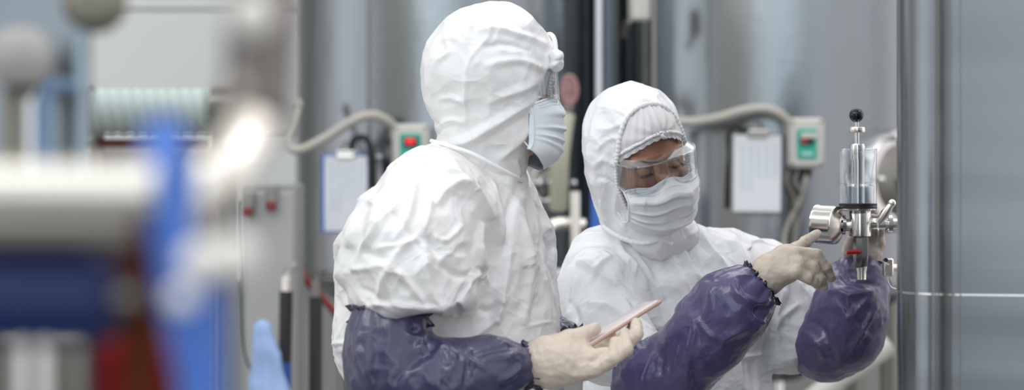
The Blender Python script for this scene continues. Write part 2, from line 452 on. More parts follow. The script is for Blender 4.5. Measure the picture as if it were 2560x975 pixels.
# ------------------------------------------------------------------ the two big tanks
def arc_pts(c, r, a0, a1, z, n=24): return [(c[0]+r*math.cos(a), c[1]+r*math.sin(a), z) for a in np.linspace(a0, a1, n)]
def tank(cu, Y, r, zb, label, seam, rz=0):
    c = np.array([(cu-FW/2)*Y/FPX, Y])
    t = empty('storage_tank', (c[0], c[1], 0), label, 'tank', 'steel tanks along the back')
    b = MB(); b.lathe([(.09, zb-.34), (.11, zb-.33), (r*.55, zb-.14), (r*.9, zb-.035), (r, zb+.01), (r, 3.6), (r*.96, 3.68), (r*.6, 3.82), (.05, 3.9)], (c[0], c[1], 0), n=96); b.build('vessel', S_TANK, t)
    for a in seam:
        b = MB(); x, y = c[0]+r*math.sin(a), c[1]-r*math.cos(a); b.tube([(x, y, zb+.03), (x, y, 3.58)], .006, 8); b.build('weld_seam', S_DULL, t)
    for z in (zb+.03, 3.1):
        b = MB(); b.tube(arc_pts(c, r+.002, 0, 2*math.pi, z, 97)[:-1], .012, 8, closed=True); b.build('rim_band', S_DULL, t)
    for k in range(4):
        a = math.pi/4+k*math.pi/2; x, y = c[0]+r*.86*math.cos(a), c[1]+r*.86*math.sin(a)
        b = MB(); b.tube([(x, y, .02), (x, y, zb+.06)], .035, 14); b.lathe([(.07, 0), (.07, .02), (.03, .03)], (x, y, 0), n=20); b.build('leg', S_DULL, t)
    b = MB(); b.tube([(c[0], c[1], zb-.33), (c[0], c[1], zb-.55), (c[0]+.05, c[1]-.05, zb-.62), (c[0]+.5, c[1]-.1, zb-.62)], .04, 16); b.build('outlet_pipe', S_PIPE, t)
    return t, c
T1, c1 = tank(1118, 7.45, .565, 1.17, 'left steel storage tank behind the taller person', [-.47])
T2, c2 = tank(1935, 7.45, .60, 1.13, 'right steel storage tank behind the shorter person', [-1.0])
def on_tank(c, r, u, v, off=0.0):
    """the point on the near side of a tank seen at (u, v)"""
    d = np.array([(u-FW/2)/FPX, 1.0]); A = d@d; B = -2*(d@c); C = c@c-(r+off)**2; Y = (-B-math.sqrt(max(B*B-4*A*C, 0)))/(2*A)
    p = W(u, v, Y); nrm = np.array([p[0]-c[0], p[1]-c[1], 0]); return p, nrm/np.linalg.norm(nrm)
# round hatches
def hatch(c, r, u, v, R1, par, label=None):
    p, nrm = on_tank(c, r, u, v)
    b = MB(); b.lathe([(R1*.80, -.05), (R1, -.05), (R1, .075), (R1*.97, .085), (R1*.86, .085), (R1*.83, .07)], p, nrm, 56); o = b.build('hatch_ring', S_PIPE, par)
    b = MB(); b.lathe([(R1*.84, .035), (R1*.84, .055), (R1*.6, .085), (R1*.25, .10), (.001, .103)], p, nrm, 56); d = b.build('hatch_door', S_DULL, par)
    b = MB(); b.lathe([(R1*.30, .09), (R1*.30, .13), (R1*.22, .135), (.001, .135)], p, nrm, 32); b.build('sight_glass', mat('dark_glass', (.01, .02, .035), .08), d)
    b = MB(); b.lathe([(R1*.34, .09), (R1*.34, .125), (R1*.29, .13)], p, nrm, 32); b.build('sight_ring', S_PIPE, d)
    e = np.cross(nrm, [0, 0, 1.0])
    for k in range(6):
        a = 2*math.pi*k/6; q = p+(e*math.cos(a)+np.array([0, 0, 1.0])*math.sin(a))*R1*.91+nrm*.085
        b = MB(); b.tube([q, q+nrm*.04], .009, 8); b.sphere(q+nrm*.045, .014, 8); b.build('clamp_knob', S_PIPE, o)
hatch(c1, .565, 1338, 458, .075*1.05, T1)
hatch(c2, .60, 2222, 450, .18, T2)
# control boxes
def control_box(c, r, u0, u1, v0, v1, label, lit, tank_, strip=False):
    p, nrm = on_tank(c, r, (u0+u1)/2, (v0+v1)/2, .0); nrm = np.array([0, -1.0, 0])*.8+nrm*.2; nrm /= np.linalg.norm(nrm)
    s = p[1]/FPX; w, h = (u1-u0)*s, (v1-v0)*s; ang = math.atan2(nrm[0], -nrm[1])
    R = np.array(Matrix.Rotation(ang, 3, 'Z')); t = empty('control_box', p, label, 'switch box', 'switch boxes on the tanks')
    C0 = p+nrm*.05
    b = MB(); b.box(C0, (w, .10, h), R, .012); b.build('housing', P_WHITE, t)
    b = MB(); f = p+nrm*.102; b.box(f+R@np.array([0, 0, -.004]), (w*.56, .006, h*.60), R, .002); b.build('faceplate', P_GREEN, t)
    b = MB(); b.box(f+nrm*.006+R@np.array([0, 0, .012]), (w*.36, .012, h*.22), R, .003); b.build('switch_bezel', P_DARK, t)
    if strip:
        b = MB(); b.box(f+nrm*.015+R@np.array([.004, 0, .024]), (w*.46, .010, h*.11), R, .002); b.build('switch_cover', P_WHITE, t)
        b = MB(); b.box(f+nrm*.016+R@np.array([-.012, 0, .004]), (w*.18, .010, h*.07), R, .002); b.build('switch_button', lit, t)
    else: b = MB(); b.box(f+nrm*.014+R@np.array([0, 0, .014]), (w*.24, .014, h*.13), R, .003); b.build('switch_button', lit, t)
    b = MB(); b.box(f+nrm*.006+R@np.array([0, 0, -h*.22]), (w*.30, .004, h*.06), R, .001); b.build('name_strip', mat('pale_strip', (.5, .75, .7), .5), t)
    for sx in (-1, 1):
        for sz in (-1, 1):
            q = f-nrm*.004+R@np.array([sx*w*.40, 0, sz*h*.42]); b = MB(); b.lathe([(.006, 0), (.006, .004), (.001, .005)], q, nrm, 10); b.build('screw', S_DULL, t)
    b = MB(); b.tube([C0-np.array([w*.35, 0, h*.5]), C0-np.array([w*.35, 0, h*.5+.03])], .012, 12); b.build('cable_gland', P_DARK, t); b = MB(); b.tube([C0-np.array([-w*.1, 0, h*.5]), C0-np.array([-w*.1, 0, h*.5+.03])], .012, 12); b.build('cable_gland', P_DARK, t)
    return p, nrm
p, nr = control_box(c1, .565, 986, 1080, 312, 420, 'cream switch box with a red button, left of the taller person\'s hood', mat('lit_red_button', (.75, .02, .03), .35, 0, **{'Emission Color': (1, .02, .04, 1), 'Emission Strength': .5}), T1)
b = MB(); YB = p[1]-.05
pts = spline([W(990, 345, YB), W(984, 318, YB-.02), W(960, 297, YB-.05), W(925, 288, YB-.07), W(880, 303, YB-.07), W(835, 332, YB-.06), W(790, 358, YB-.05), W(757, 373, YB-.03), W(731, 372, YB), W(721, 350, YB+.02), W(731, 320, YB+.05), W(740, 285, YB+.1), W(742, 262, YB+.12)], 14)
def ribbed(pts, r, rib=.0008, k=2.2): return [r+rib*math.sin(i*k) for i in range(len(pts))]
b.tube(pts, ribbed(pts, .0168), 14); o = b.build('conduit', P_HOSE); tag(o, 'cream flexible conduit curving left from the switch box by the taller person', 'conduit')
b = MB(); b.sphere(W(742, 262, YB+.12), .024, 12); e = b.build('conduit_gland', P_HOSE, o)
b = MB(); b.tube(spline([W(880, 372, YB-.02), W(884, 350, YB-.03), W(905, 343, YB-.03), W(922, 356, YB-.03), W(930, 400, YB-.02), W(931, 470, YB), W(926, 560, YB+.02), W(915, 700, YB+.02)], 10), .0115, 10); tag(b.build('power_cable', P_DARK), 'thick black cable looped beside the clipboard with blue edge', 'cable')
b = MB(); b.tube(spline([W(948, 390, YB), W(949, 420, YB+.02), W(950, 520, YB+.03), W(952, 640, YB+.03)], 6), .010, 10); tag(b.build('steel_tube', S_PIPE), 'thin steel tube running down under the left switch box', 'pipe')
p2_, nr2 = control_box(c2, .60, 1962, 2050, 297, 421, 'cream switch box right of the shorter person, beside the hanging paper', mat('dark_red_button', (.45, .03, .03), .3), T2, True)
YC = p2_[1]-.05
b = MB(); pts = spline([W(1972, 335, YC), W(1966, 302, YC-.02), W(1940, 280, YC-.05), W(1905, 271, YC-.06), W(1855, 277, YC-.05), W(1800, 293, YC-.03), W(1740, 304, YC), W(1690, 303, YC), W(1640, 300, YC+.02), W(1600, 330, YC+.10)], 14)
b.tube(pts, ribbed(pts, .0165), 14); tag(b.build('conduit', P_HOSE), 'cream flexible conduit curving left from the switch box by the shorter person', 'conduit')
# clipboards with papers
def clipboard(u0, u1, v0, v1, Y, label, edge, tilt=0.0, lines=5):
    s = mpp(Y); w, h = (u1-u0)*s, (v1-v0)*s; c = W((u0+u1)/2, (v0+v1)/2, Y); R = np.array(Matrix.Rotation(math.radians(tilt), 3, 'Y'))
    t = empty('clipboard', c, label, 'clipboard', 'clipboards hung on the tanks')
    b = MB(); b.box(c+R@np.array([-.004, .004, 0]), (w+.012, .005, h+.012), R, .002); b.build('board', edge, t)
    b = MB(); b.box(c, (w, .002, h), R, .0004); pp = b.build('paper', P_PAPER, t)
    rb = MB(); rnd = random.Random(int(u0))
    for r_ in range(14):
        for q in range(lines):
            if r_ > 9 and q > 1: continue
            ww = w*.11*rnd.uniform(.6, 1); rb.box(c+R@np.array([-w*.36+q*w*.17+ww/2, -.0014, h*.36-r_*h*.045]), (ww, .0006, h*.012), R)
    rb.build('printed_table', P_PRINT, pp)
    b = MB(); b.box(c+R@np.array([0, -.006, h*.5+.002]), (w*.42, .010, .022), R, .003); b.tube([c+R@np.array([-w*.2, -.012, h*.5+.014]), c+R@np.array([w*.2, -.012, h*.5+.014])], .006, 10); b.build('clip', S_WARM, t)
    b = MB(); b.tube(spline([c+R@np.array([-w*.1, -.004, h*.5+.012]), c+R@np.array([0, 0, h*.5+.05]), c+R@np.array([w*.1, -.004, h*.5+.012])], 6), .0035, 8); b.build('hanging_loop', S_DULL, t)
clipboard(811, 918, 390, 578, YB-.02, 'blue-edged clipboard with printed sheet hanging left of the taller person', P_BLUE2, 0)
clipboard(1834, 1952, 338, 529, YC-.02, 'clipboard with printed sheet hanging between shorter person and the switch box', P_GREY, .6)
b = MB(); b.tube(spline([W(1862, 330, YC), W(1845, 318, YC), W(1828, 325, YC), W(1822, 345, YC), W(1826, 390, YC), W(1822, 425, YC+.02), W(1818, 520, YC+.04)], 8), .011, 10); tag(b.build('power_cable', P_DARK), 'thick black cable looped at the left edge of the right clipboard', 'cable')
for k, (a, bb_) in enumerate(((1975, 1985), (1995, 2010), (2020, 2000))):
    b = MB(); b.tube(spline([W(a, 424, YC), W(a-8, 455, YC), W(bb_, 500, YC+.03), W(bb_-20*k, 600, YC+.05), W(bb_-10, 760, YC+.05)], 8), .008, 8)
    tag(b.build('signal_cable', [P_OLIVE, P_GREY, P_HOSE][k]), ['olive', 'grey', 'cream'][k]+' signal cable hanging under the right switch box', 'cable')
# things between and beside the tanks
b = MB(); x, y, z = W(1497, 0, 7.1); b.tube([(x, y, .02), (x, y, 3.6)], .0125, 16); b.lathe([(.05, 0), (.05, .02)], (x, y, 0), n=20); tag(b.build('standpipe', mat('gloss_white_pipe', (.88, .90, .93), .3)), 'thin white vertical pipe at the right edge of the left tank', 'pipe')
b = MB(); x, y, z = W(1521, 0, 7.3); b.tube([(x, y, .02), (x, y, 3.8)], .022, 16); b.lathe([(.06, 0), (.06, .02)], (x, y, 0), n=20); tag(b.build('standpipe', mat('slate_blue_paint', (.20, .24, .30), .4)), 'slate blue vertical pipe standing between the two tanks', 'pipe')
b = MB(); x, y, z = W(1635, 0, 6.78); b.tube([(x, y, .02), (x, y, 3.8)], .008, 12); b.lathe([(.04, 0), (.04, .02)], (x, y, 0), n=16); tag(b.build('drop_pipe', S_DULL), 'narrow dark drop pipe on the left of the right tank', 'pipe')
t = empty('wall_lamp_bracket', W(1590, 60, 6.8), 'pale bracket high between the tanks above the shorter person', 'bracket')
b = MB(); b.box(W(1600, 20, 6.86), (.07, .05, .09), None, .01); b.build('housing', P_WHITE, t); b = MB(); b.box(W(1574, 25, 6.86), (.012, .04, .10), None, .002); b.tube([W(1568, 55, 6.86), W(1560, 90, 6.9)], .012, 10); b.build('arm', S_DULL, t)
b = MB(); b.tube(spline([W(1415, 285, 6.75), W(1408, 330, 6.74), W(1400, 400, 6.74), W(1396, 520, 6.8)], 6), .032, 12); tag(b.build('yellow_reflection', mat('pale_yellow_reflection', (.52, .50, .38), .5)), 'added pale yellow tube standing for a reflection on the left tank, right of the taller face', 'hose')  # tube added to stand for a yellowish reflection in the tank steel
t = empty('red_reflection', W(1425, 215, 6.75), 'added dull red wheel standing for a reflection high on the left tank', 'valve'); b = MB(); b.tube([W(1424+18*math.cos(a), 225+34*math.sin(a), 6.76) for a in np.linspace(0, 2*math.pi, 25)[:-1]], .008, 8, closed=True); b.tube([W(1406, 225, 6.76), W(1442, 225, 6.76)], .006, 8); b.tube([W(1424, 191, 6.76), W(1424, 259, 6.76)], .006, 8); b.build('reflection_wheel', mat('dull_red_reflection', (.40, .20, .19), .5), t)  # wheel added to stand for a reddish reflection in the tank steel
b = MB(); b.tube([W(1424, 225, 6.77), W(1424, 225, 6.95)], .016, 10); b.tube([W(1424, 190, 6.86), W(1420, 280, 6.82)], .02, 12); b.build('valve_body', S_DULL, t)  # stem of the added wheel
# pipework under the left tank, seen between the two people
t = empty('pump_unit', W(1400, 975, 6.6)*np.array([1, 1, 0]), 'small steel pump with pipes standing between the two people', 'pump')
b = MB(); c = W(1400, 690, 6.6); b.box(c+np.array([0, 0, -.06]), (.16, .12, .14), None, .02); b.build('pump_housing', S_DULL, t)
b = MB(); b.box(c+np.array([-.005, -.065, .005]), (.075, .02, .042), None, .012); b.build('pale_cap', P_WHITE, t)
b = MB(); b.tube(spline([c+np.array([-.06, 0, .0]), c+np.array([-.06, 0, .10]), c+np.array([-.02, .02, .17]), c+np.array([.08, .05, .17])], 6), .022, 12); b.tube([c+np.array([.05, 0, 0]), c+np.array([.05, 0, .28])], .018, 12); b.build('pump_pipe', S_WARM, t)
b = MB(); b.box((c[0], c[1], (c[2]-.13)/2), (.14, .10, c[2]-.13), None, .01); b.box((c[0], c[1], .015), (.24, .2, .03), None, .005); b.build('pedestal', P_GREY, t)
b = MB(); b.tube(spline([W(1492, 470, 6.7), W(1490, 560, 6.7), W(1484, 640, 6.7), W(1480, 900, 6.7), W(1480, 1400, 6.7)], 6), .02, 12); tag(b.build('blue_hose', P_BLUE2), 'blue hose hanging between the tanks left of the shorter person', 'hose')
b = MB(); b.tube(spline([W(2225, 860, 6.3), W(2160, 905, 6.3), W(2080, 960, 6.3), W(1990, 1060, 6.3), W(1960, 1300, 6.3)], 8), .035, 16); tag(b.build('transfer_hose', P_WHITE), 'thick pale hose slanting down behind the shorter person\'s purple sleeves', 'hose')
# pale frame and hoses under and left of the left tank
b = MB(); b.tube(spline([W(752, 470, 6.6), W(751, 560, 6.6), W(753, 660, 6.6), W(766, 700, 6.6), W(810, 750, 6.6), W(850, 800, 6.6), W(900, 900, 6.6), W(930, 1100, 6.6)], 8), .0115, 12); tag(b.build('red_hose', mat('dark_red_rubber', (.26, .018, .02), .45)), 'dark red hose bending round the lower left of the tank', 'hose')
P_CAB = mat('stone_grey_enamel', (.42, .42, .395), .5)
t = empty('electrical_cabinet', W(665, 0, 6.3)*np.array([1, 1, 0]), 'pale electrical cabinet left of the taller person with two red switches', 'cabinet')
c0 = W(672, 700, 6.3); zt_ = W(0, 455, 6.3)[2]
b = MB(); b.box((c0[0], 6.42, zt_/2+.02), (140*mpp(6.3), .24, zt_-.04), None, .012); b.build('body', P_WALL, t)
b = MB(); b.box((c0[0]+.004, 6.292, zt_/2+.02), (118*mpp(6.3), .012, zt_-.10), None, .004); d = b.build('door', P_CAB, t)
for (u_, v_) in ((680, 508), (622, 522)):
    q = W(u_, v_, 6.27); b = MB(); b.box(q+np.array([0, 0, .02]), (.036, .05, .075), None, .006); b.build('switch_housing', P_GREY, d); b = MB(); b.box(q+np.array([0, -.028, -.008]), (.03, .02, .028), None, .004); b.build('red_switch', mat('dark_red_plastic', (.20, .02, .02), .4), d)
b = MB(); b.box((c0[0], 6.42, .015), (150*mpp(6.3), .26, .05), None, .004); b.build('plinth', P_GREY, t)
b = MB(); b.tube(spline([W(597, 500, 6.1), W(597, 600, 6.1), W(603, 720, 6.1), W(606, 840, 6.1), W(620, 910, 6.1), W(655, 975, 6.1), W(700, 1080, 6.1)], 8), .0035, 8); tag(b.build('thin_cable', P_DARK), 'thin dark cable hanging in front of the pale cabinet', 'cable')
for (u_, v_, r_, n_) in ((712, 728, .020, 'black hose with blue lower end right of the pale cabinet'), (786, 742, .020, 'plain black hose hanging under the left tank')):
    t = empty('drain_hose', W(u_, v_, 6.0)*np.array([1, 1, 0]), n_, 'hose', 'black hoses beside the cabinet'); z1_ = W(0, v_, 6.0)[2]; zm = W(0, 905, 6.0)[2]; x_ = W(u_, 0, 6.0)[0]
    blue = u_ < 750
    b = MB(); b.tube([(x_, 6.0, zm if blue else .03), (x_+.004, 6.0, z1_)], r_, 14); b.build('hose_body', P_DARK, t)
    if blue: b = MB(); b.tube([(x_, 6.0, .03), (x_, 6.0, zm)], r_, 14); b.build('blue_end', P_BLUE, t)
    b = MB(); b.tube([(x_+.004, 6.0, z1_), (x_+.004, 6.0, z1_+.045)], r_*.7, 12); b.tube([(x_+.004, 6.0, z1_+.03), (x_+.004, 6.05, z1_+.06), (x_+.004, 6.2, z1_+.07)], r_*.6, 12); b.build('coupling', S_WARM if blue else S_DULL, t)
t = empty('waste_sack', W(668, 0, 5.9)*np.array([1, 1, 0]), 'light blue plastic sack standing before the pale cabinet', 'sack')
g = Grid((t.location.x-.16, 5.74, 0), (t.location.x+.16, 6.06, 1.18), .014)
f = smin(rcone(g, (t.location.x-.01, 5.9, .12), .09, (t.location.x+.01, 5.9, .85), .065), rcone(g, (t.location.x+.01, 5.9, .85), .065, (t.location.x-.01, 5.9, 1.08), .03), .04); f = np.maximum(f, .01-g.Z)
V, Q = nets(f, g.ax); N = normals(V, Q); cc = crumple(V, .07, 5); V = V-N*((cc-cc.mean())*.012)[:, None]; me = mesh_from('bag', V, Q); link_mesh('bag', me, mat('pale_blue_plastic', (.30, .42, .68), .35), t)

# ------------------------------------------------------------------ far left: wall panel, ribbed duct, steel column
t = empty('wall_panelling', W(390, 0, 9.9)*np.array([1, 1, 0]), 'pale grey wall panel above the ribbed duct at the left', 'panel')
for (v0_, v1_) in ((-300, 22), (27, 330), (335, 700)):
    za, zb_ = W(0, v1_, 9.9)[2], W(0, v0_, 9.9)[2]; b = MB(); b.box((W(390, 0, 9.9)[0], 9.93, (za+zb_)/2), (1.5, .05, zb_-za), None, .006); b.build('panel', mat('pale_panel_enamel', (.80, .80, .77), .5), t)
YD = 2.3; zc_ = W(0, 278, YD)[2]; x0_, x1_ = W(190, 0, YD)[0], W(575, 0, YD)[0]
t = empty('ribbed_duct', ((x0_+x1_)/2, YD, zc_), 'pale green grey ribbed duct lying across at the upper left', 'duct')
prof = []; L_ = x1_-x0_; nr_ = 13; rr_ = 62*mpp(YD)
for i in range(nr_*10+1):
    s_ = i/10 % 1; prof.append((rr_*(1-.13*abs(math.sin(math.pi*i/10))**.5*1.0), L_*i/(nr_*10)))
b = MB(); b.lathe(prof, (x0_, YD, zc_), (1, 0, 0), 40); dm = mat('pale_green_duct_plastic', (.50, .58, .56), .25); b.build('duct_tube', dm, t)
for xx in (x0_, x1_): b = MB(); b.lathe([(rr_*1.05, -.02), (rr_*1.08, 0), (rr_*1.05, .02)], (xx, YD, zc_), (1, 0, 0), 40); b.build('end_ring', S_DULL, t)
for xx in (x0_+.02, x1_-.02): b = MB(); b.tube([(xx, YD+.03, .0), (xx, YD+.03, zc_)], .007, 10); b.build('support_post', S_DULL, t)
zr = W(0, 357, YD)[2]; b = MB(); b.tube([(x0_, YD+.02, zr), (x1_-.03, YD+.02, zr)], .005, 12); b.tube([(x0_, YD+.02, zr), (x0_, YD+.02, 0)], .005, 12); tag(b.build('red_pipe', mat('oxide_red_paint', (.16, .03, .03), .5)), 'thin dark red pipe just under the ribbed duct', 'pipe')
b = MB(); za = W(0, 365, YD)[2]; b.box(((x0_+x1_)/2, YD+.08, za-.3), (L_-.01, .06, .6), None, .006)
t = empty('grey_cabinet', ((x0_+x1_)/2, YD+.08, 0), 'plain grey cabinet below the ribbed duct', 'cabinet'); b.build('body', P_GREY, t)
b = MB(); b.box(((x0_+x1_)/2, YD+.08, (za-.6)/2), (L_-.02, .055, za-.6), None, .006); b.build('base', P_GREY, t)
# stainless housing at the far left with pipes in front of it
YS = 1.5; xs = W(206, 0, YS)[0]
t = empty('steel_housing', (xs-.14, YS+.02, 0), 'tall stainless housing at the left edge with a bright corner', 'housing')
b = MB(); b.box((xs-.14, YS+.02, 1.15), (.28, .04, 2.3), None, .006); b.build('body', S_PANEL, t)
b = MB(); b.tube([(xs-.001, YS-.004, .02), (xs-.001, YS-.004, W(0, 15, YS)[2])], .0035, 10); b.build('corner_strip', mat('pale_blue_edge_plastic', (.45, .62, .70), .3), t)
b = MB(); b.lathe([(.022, -.012), (.024, 0), (.018, .014), (.001, .022)], W(235, 0, 1.45), (0, -1, .2), 24); b.tube([W(235, 0, 1.45), W(235, -60, 1.5), W(180, -200, 1.52)], .007, 12); tag(b.build('inspection_lamp', P_OLIVE), 'olive round lamp head at the upper left corner of the housing', 'lamp')
for (u_, r_, m_, n_) in ((18, .007, P_OLIVE, 'olive vertical pipe nearest the left edge of the picture'), (44, .006, P_OLIVE, 'second olive pipe from the left edge'), (78, .007, S_PIPE, 'bright steel pipe beside the olive pipes'), (108, .009, mat('muted_blue_reflection', (.12, .22, .36), .4), 'muted blue tube standing for a hose reflection in the stainless housing')):  # the blue tube stands for a hose's reflection in the panel
    z1_ = W(0, 205, 1.4)[2]; x_ = W(u_, 0, 1.4)[0]; b = MB(); b.tube([(x_, 1.4, .0), (x_, 1.4, z1_-.012), (x_, 1.415, z1_), (x_, 1.51, z1_+.001)], r_*.62, 12); tag(b.build('vertical_pipe' if u_ < 100 else 'blue_tube', m_), n_, 'pipe' if u_ < 100 else 'hose')
b = MB(); b.lathe([(.014, -.018), (.022, -.006), (.022, .010), (.015, .020), (.001, .024)], W(50, 150, 1.40), (0, 0, 1), 28); b.tube([W(50, 160, 1.40), W(50, 160, 1.52)], .006, 10); tag(b.build('pale_reflection', mat('grey_white_reflection', (.40, .39, .37), .5)), 'added pale rounded form standing for a soft reflection on the stainless housing', 'filter')  # pale form added for a soft white reflection in the panel

# ------------------------------------------------------------------ nearest the camera at the left: a pipework skid, far out of focus
YN = .86
def at(u, v, Y=YN): return W(u, v, Y)
t = empty('process_pipe', at(150, 487)*np.array([1, 1, 0]), 'large bright steel pipe lying across near the camera at the left', 'pipe')
b = MB(); r_ = 62*mpp(YN); b.tube([at(-220, 470), at(352, 470)], r_, 32); b.build('pipe', S_WARM, t)
b = MB(); b.lathe([(r_*.9, -.006), (r_*1.08, -.004), (r_*1.08, .004), (r_*.9, .006)], at(356, 470), (1, 0, 0), 32); b.build('flange', S_WARM, t)
b = MB(); b.tube([(at(-180, 0)[0], YN+.04, 0), (at(-180, 0)[0], YN+.04, at(0, 470)[2]), ], .009, 12); b.build('support_post', S_DULL, t)
b = MB(); b.tube([at(-220, 578, YN+.03), at(330, 578, YN+.03)], 50*mpp(YN), 24); b.tube([(at(-150, 0)[0], YN+.05, 0), (at(-150, 0)[0], YN+.05, at(0, 578)[2])], .008, 12); tag(b.build('shaded_underside', S_DULL), 'dull grey pipe standing for the shaded lower half of the bright near pipe', 'pipe')  # dull steel colour carries the shaded lower half of the near pipe
t = empty('motor', at(100, 735, .9)*np.array([1, 1, 0]), 'dark blue cylindrical motor near the camera at lower left', 'motor')
b = MB(); rm = 112*mpp(.9); b.lathe([(rm*.5, 0), (rm*.96, .004), (rm, .012), (rm, .085), (rm*.97, .09), (rm*.9, .094), (rm*.3, .096)], at(-240, 742, .9), (1, 0, 0), 40); b.build('casing', P_NAVY, t)
b = MB()
for k in range(16):
    a = 2*math.pi*k/16; b.box(at(-240, 742, .9)+np.array([.05, rm*1.02*math.cos(a), rm*1.02*math.sin(a)]), (.07, .0012, .003), np.array(Matrix.Rotation(-a, 3, 'X')).T)
b.build('cooling_fins', P_NAVY, t)
b = MB(); b.lathe([(.006, 0), (.006, .012)], at(-240, 742, .9)+np.array([.094, 0, 0]), (1, 0, 0), 16); b.build('shaft', S_DULL, t)
b = MB(); b.box((at(-100, 0, .9)[0], .9, at(0, 860, .9)[2]/2), (.03, .03, at(0, 860, .9)[2]), None, .002); b.build('stand', P_DARK, t)
b = MB(); b.tube(spline([at(340, 560, .93), at(338, 640, .93), at(345, 740, .93), at(352, 850, .93), at(352, 1300, .93), (at(352, 0, .93)[0], .93, .0)], 6), 48*mpp(.93), 20); tag(b.build('brown_hose', P_RUST), 'rusty brown hose hanging beside the dark blue motor', 'hose')
b = MB(); b.box((at(310, 0, 1.05)[0], 1.08, at(0, 545, 1.05)[2]/2), (215*mpp(1.05), .06, at(0, 545, 1.05)[2]), None, .004); b.build('body', mat('black_paint', (.012, .012, .013), .6), empty('junction_housing', (at(310, 0, 1.05)[0], 1.08, 0), 'tall black housing behind the rusty brown hose', 'housing'))
b = MB(); zr_ = at(0, 862, .98)[2]; xa, xb = at(238, 0, .98)[0], at(436, 0, .98)[0]
t = empty('red_cabinet', ((xa+xb)/2, 1.0, 0), 'red cabinet corner at the bottom near the brown hose', 'cabinet'); b.box(((xa+xb)/2, 1.0, zr_/2), (xb-xa, .036, zr_), None, .003); b.build('body', mat('crimson_paint', (.22, .003, .008), .8, **{'Specular IOR Level': .15}), t)
b = MB(); b.box(((xa+xb)/2, .981, zr_/2), ((xb-xa)*.8, .004, zr_*.8), None, .001); b.build('door', mat('crimson_paint', (.22, .003, .008), .8, **{'Specular IOR Level': .15}), t)
b = MB(); b.tube(spline([at(412, 330, .90), at(408, 430, .88), at(420, 520, .87), at(436, 640, .87), at(455, 760, .87), at(482, 880, .87), at(500, 1000, .87), at(505, 1400, .87), (at(505, 0, .87)[0], .87, 0)], 8), [54*mpp(.87)]*65, 20); tag(b.build('blue_hose', P_BLUE2), 'bright blue hose rising beside the near steel pipes', 'hose')
t = empty('pipe_elbow', at(650, 0, .92)*np.array([1, 1, 0]), 'big dull steel pipe bending down from the top near the camera', 'pipe')
Pp = spline([at(655, -260, .95), at(655, -60, .95), at(652, 120, .95), at(640, 260, .94), at(595, 370, .92), at(535, 450, .90), at(470, 510, .90)], 10)
b = MB(); b.tube(Pp[:34], 92*mpp(.93), 28); b.build('pipe', steel('dark_pipe_steel', (.17, .155, .145), .3, 0, (1, 1, 1), .05), t); b = MB(); b.tube(Pp[33:], 70*mpp(.93), 28); b.build('bend', S_WARM, t)  # bend in brighter steel: its polished highlight is put into the colour
b = MB(); b.lathe([(.013, -.003), (.0175, -.003), (.0175, .004), (.013, .004)], at(655, -70, .95), (0, 0, 1), 32); b.build('clamp_ring', S_DULL, t)
b = MB(); b.tube([at(470, 510, .90), at(462, 1200, .93), (at(462, 0, .93)[0], .93, 0)], .006, 12); b.build('support_post', S_DULL, t)
for (u_, v_, r_, n_) in ((630, 36, .0092, 'added pale ball for a highlight at the top of the near pipe bend'), (505, 655, .0090, 'added pale ball for a highlight in front of the bright blue hose'), (586, 640, .0092, 'biggest added pale ball for a highlight, just right of the bright blue hose'), (455, 745, .006, 'lowest added pale ball for a highlight, on the bright blue hose')):
    b = MB(); b.sphere(at(u_, v_, .82), r_, 12); b.tube([at(u_, v_, .82), at(u_, v_, .93)], r_*.5, 10); tag(b.build('glint_ball', mat('ivory_glint_plastic', (.92, .89, .83), .3)), n_, 'glint_ball')  # pale balls added to stand for blurred specular highlights
b = MB(); b.box((at(110, 0, 1.3)[0], 1.35, at(0, 850, 1.3)[2]/2), (250*mpp(1.3), .1, at(0, 850, 1.3)[2]), None, .004); t = empty('machine_base', (at(110, 0, 1.3)[0], 1.35, 0), 'grey machine frame at the bottom left corner', 'frame'); b.build('frame_panel', S_DULL, t)
for u_ in (40, 95, 215): b = MB(); b.tube([(at(u_, 0, 1.25)[0], 1.27, 0), (at(u_, 0, 1.25)[0], 1.27, at(0, 846, 1.25)[2])], .005, 10); b.build('upright', S_PIPE, t)

# ------------------------------------------------------------------ steel cabinet at the right with the sampling valve
ang = math.radians(14); YK = 2.9; K = W(2234, 0, YK)[:2]; ds = np.array([math.sin(ang), math.cos(ang)]); df = np.array([math.cos(ang), -math.sin(ang)])
t = empty('steel_cabinet', (*(K+df*.5+ds*.35), 0), 'large brushed stainless cabinet filling the right edge', 'cabinet')
rc = .085; out = []
c_ = K+ds*rc+df*rc
for k in range(13):
    a = math.pi+math.pi/2*k/12; out.append(c_+rc*(df*math.cos(a)+ds*math.sin(a)))
out += [K+df*1.1, K+df*1.1+ds*.7, K+ds*.7]
def prism(b, out, z0, z1):
    n = len(out); V = [(*p, z) for z in (z0, z1) for p in out]; b.add(V, [(i, (i+1) % n, n+(i+1) % n, n+i) for i in range(n)]+[tuple(range(n))[::-1], tuple(n+i for i in range(n))])
zs_ = W(0, 735, YK)[2]
b = MB(); prism(b, out, zs_+.0015, 2.3); b.build('upper_shell', S_PANEL, t, auto=30)
b = MB(); prism(b, out, .06, zs_-.0015); b.build('lower_shell', S_PANEL, t, auto=30)
b = MB(); prism(b, [c_+(p-c_)*1.0+(df+ds)*.004 if i < 13 else p for i, p in enumerate(out)], zs_-.002, zs_+.002); b.build('seam', S_PIPE, t)
b = MB(); q = K+ds*.003-df*.0; b.tube([(*(K+df*.060+ds*.0035), .06), (*(K+df*.060+ds*.0035), 2.3)], .0009, 8); b.build("corner_seam", S_DULL, t)
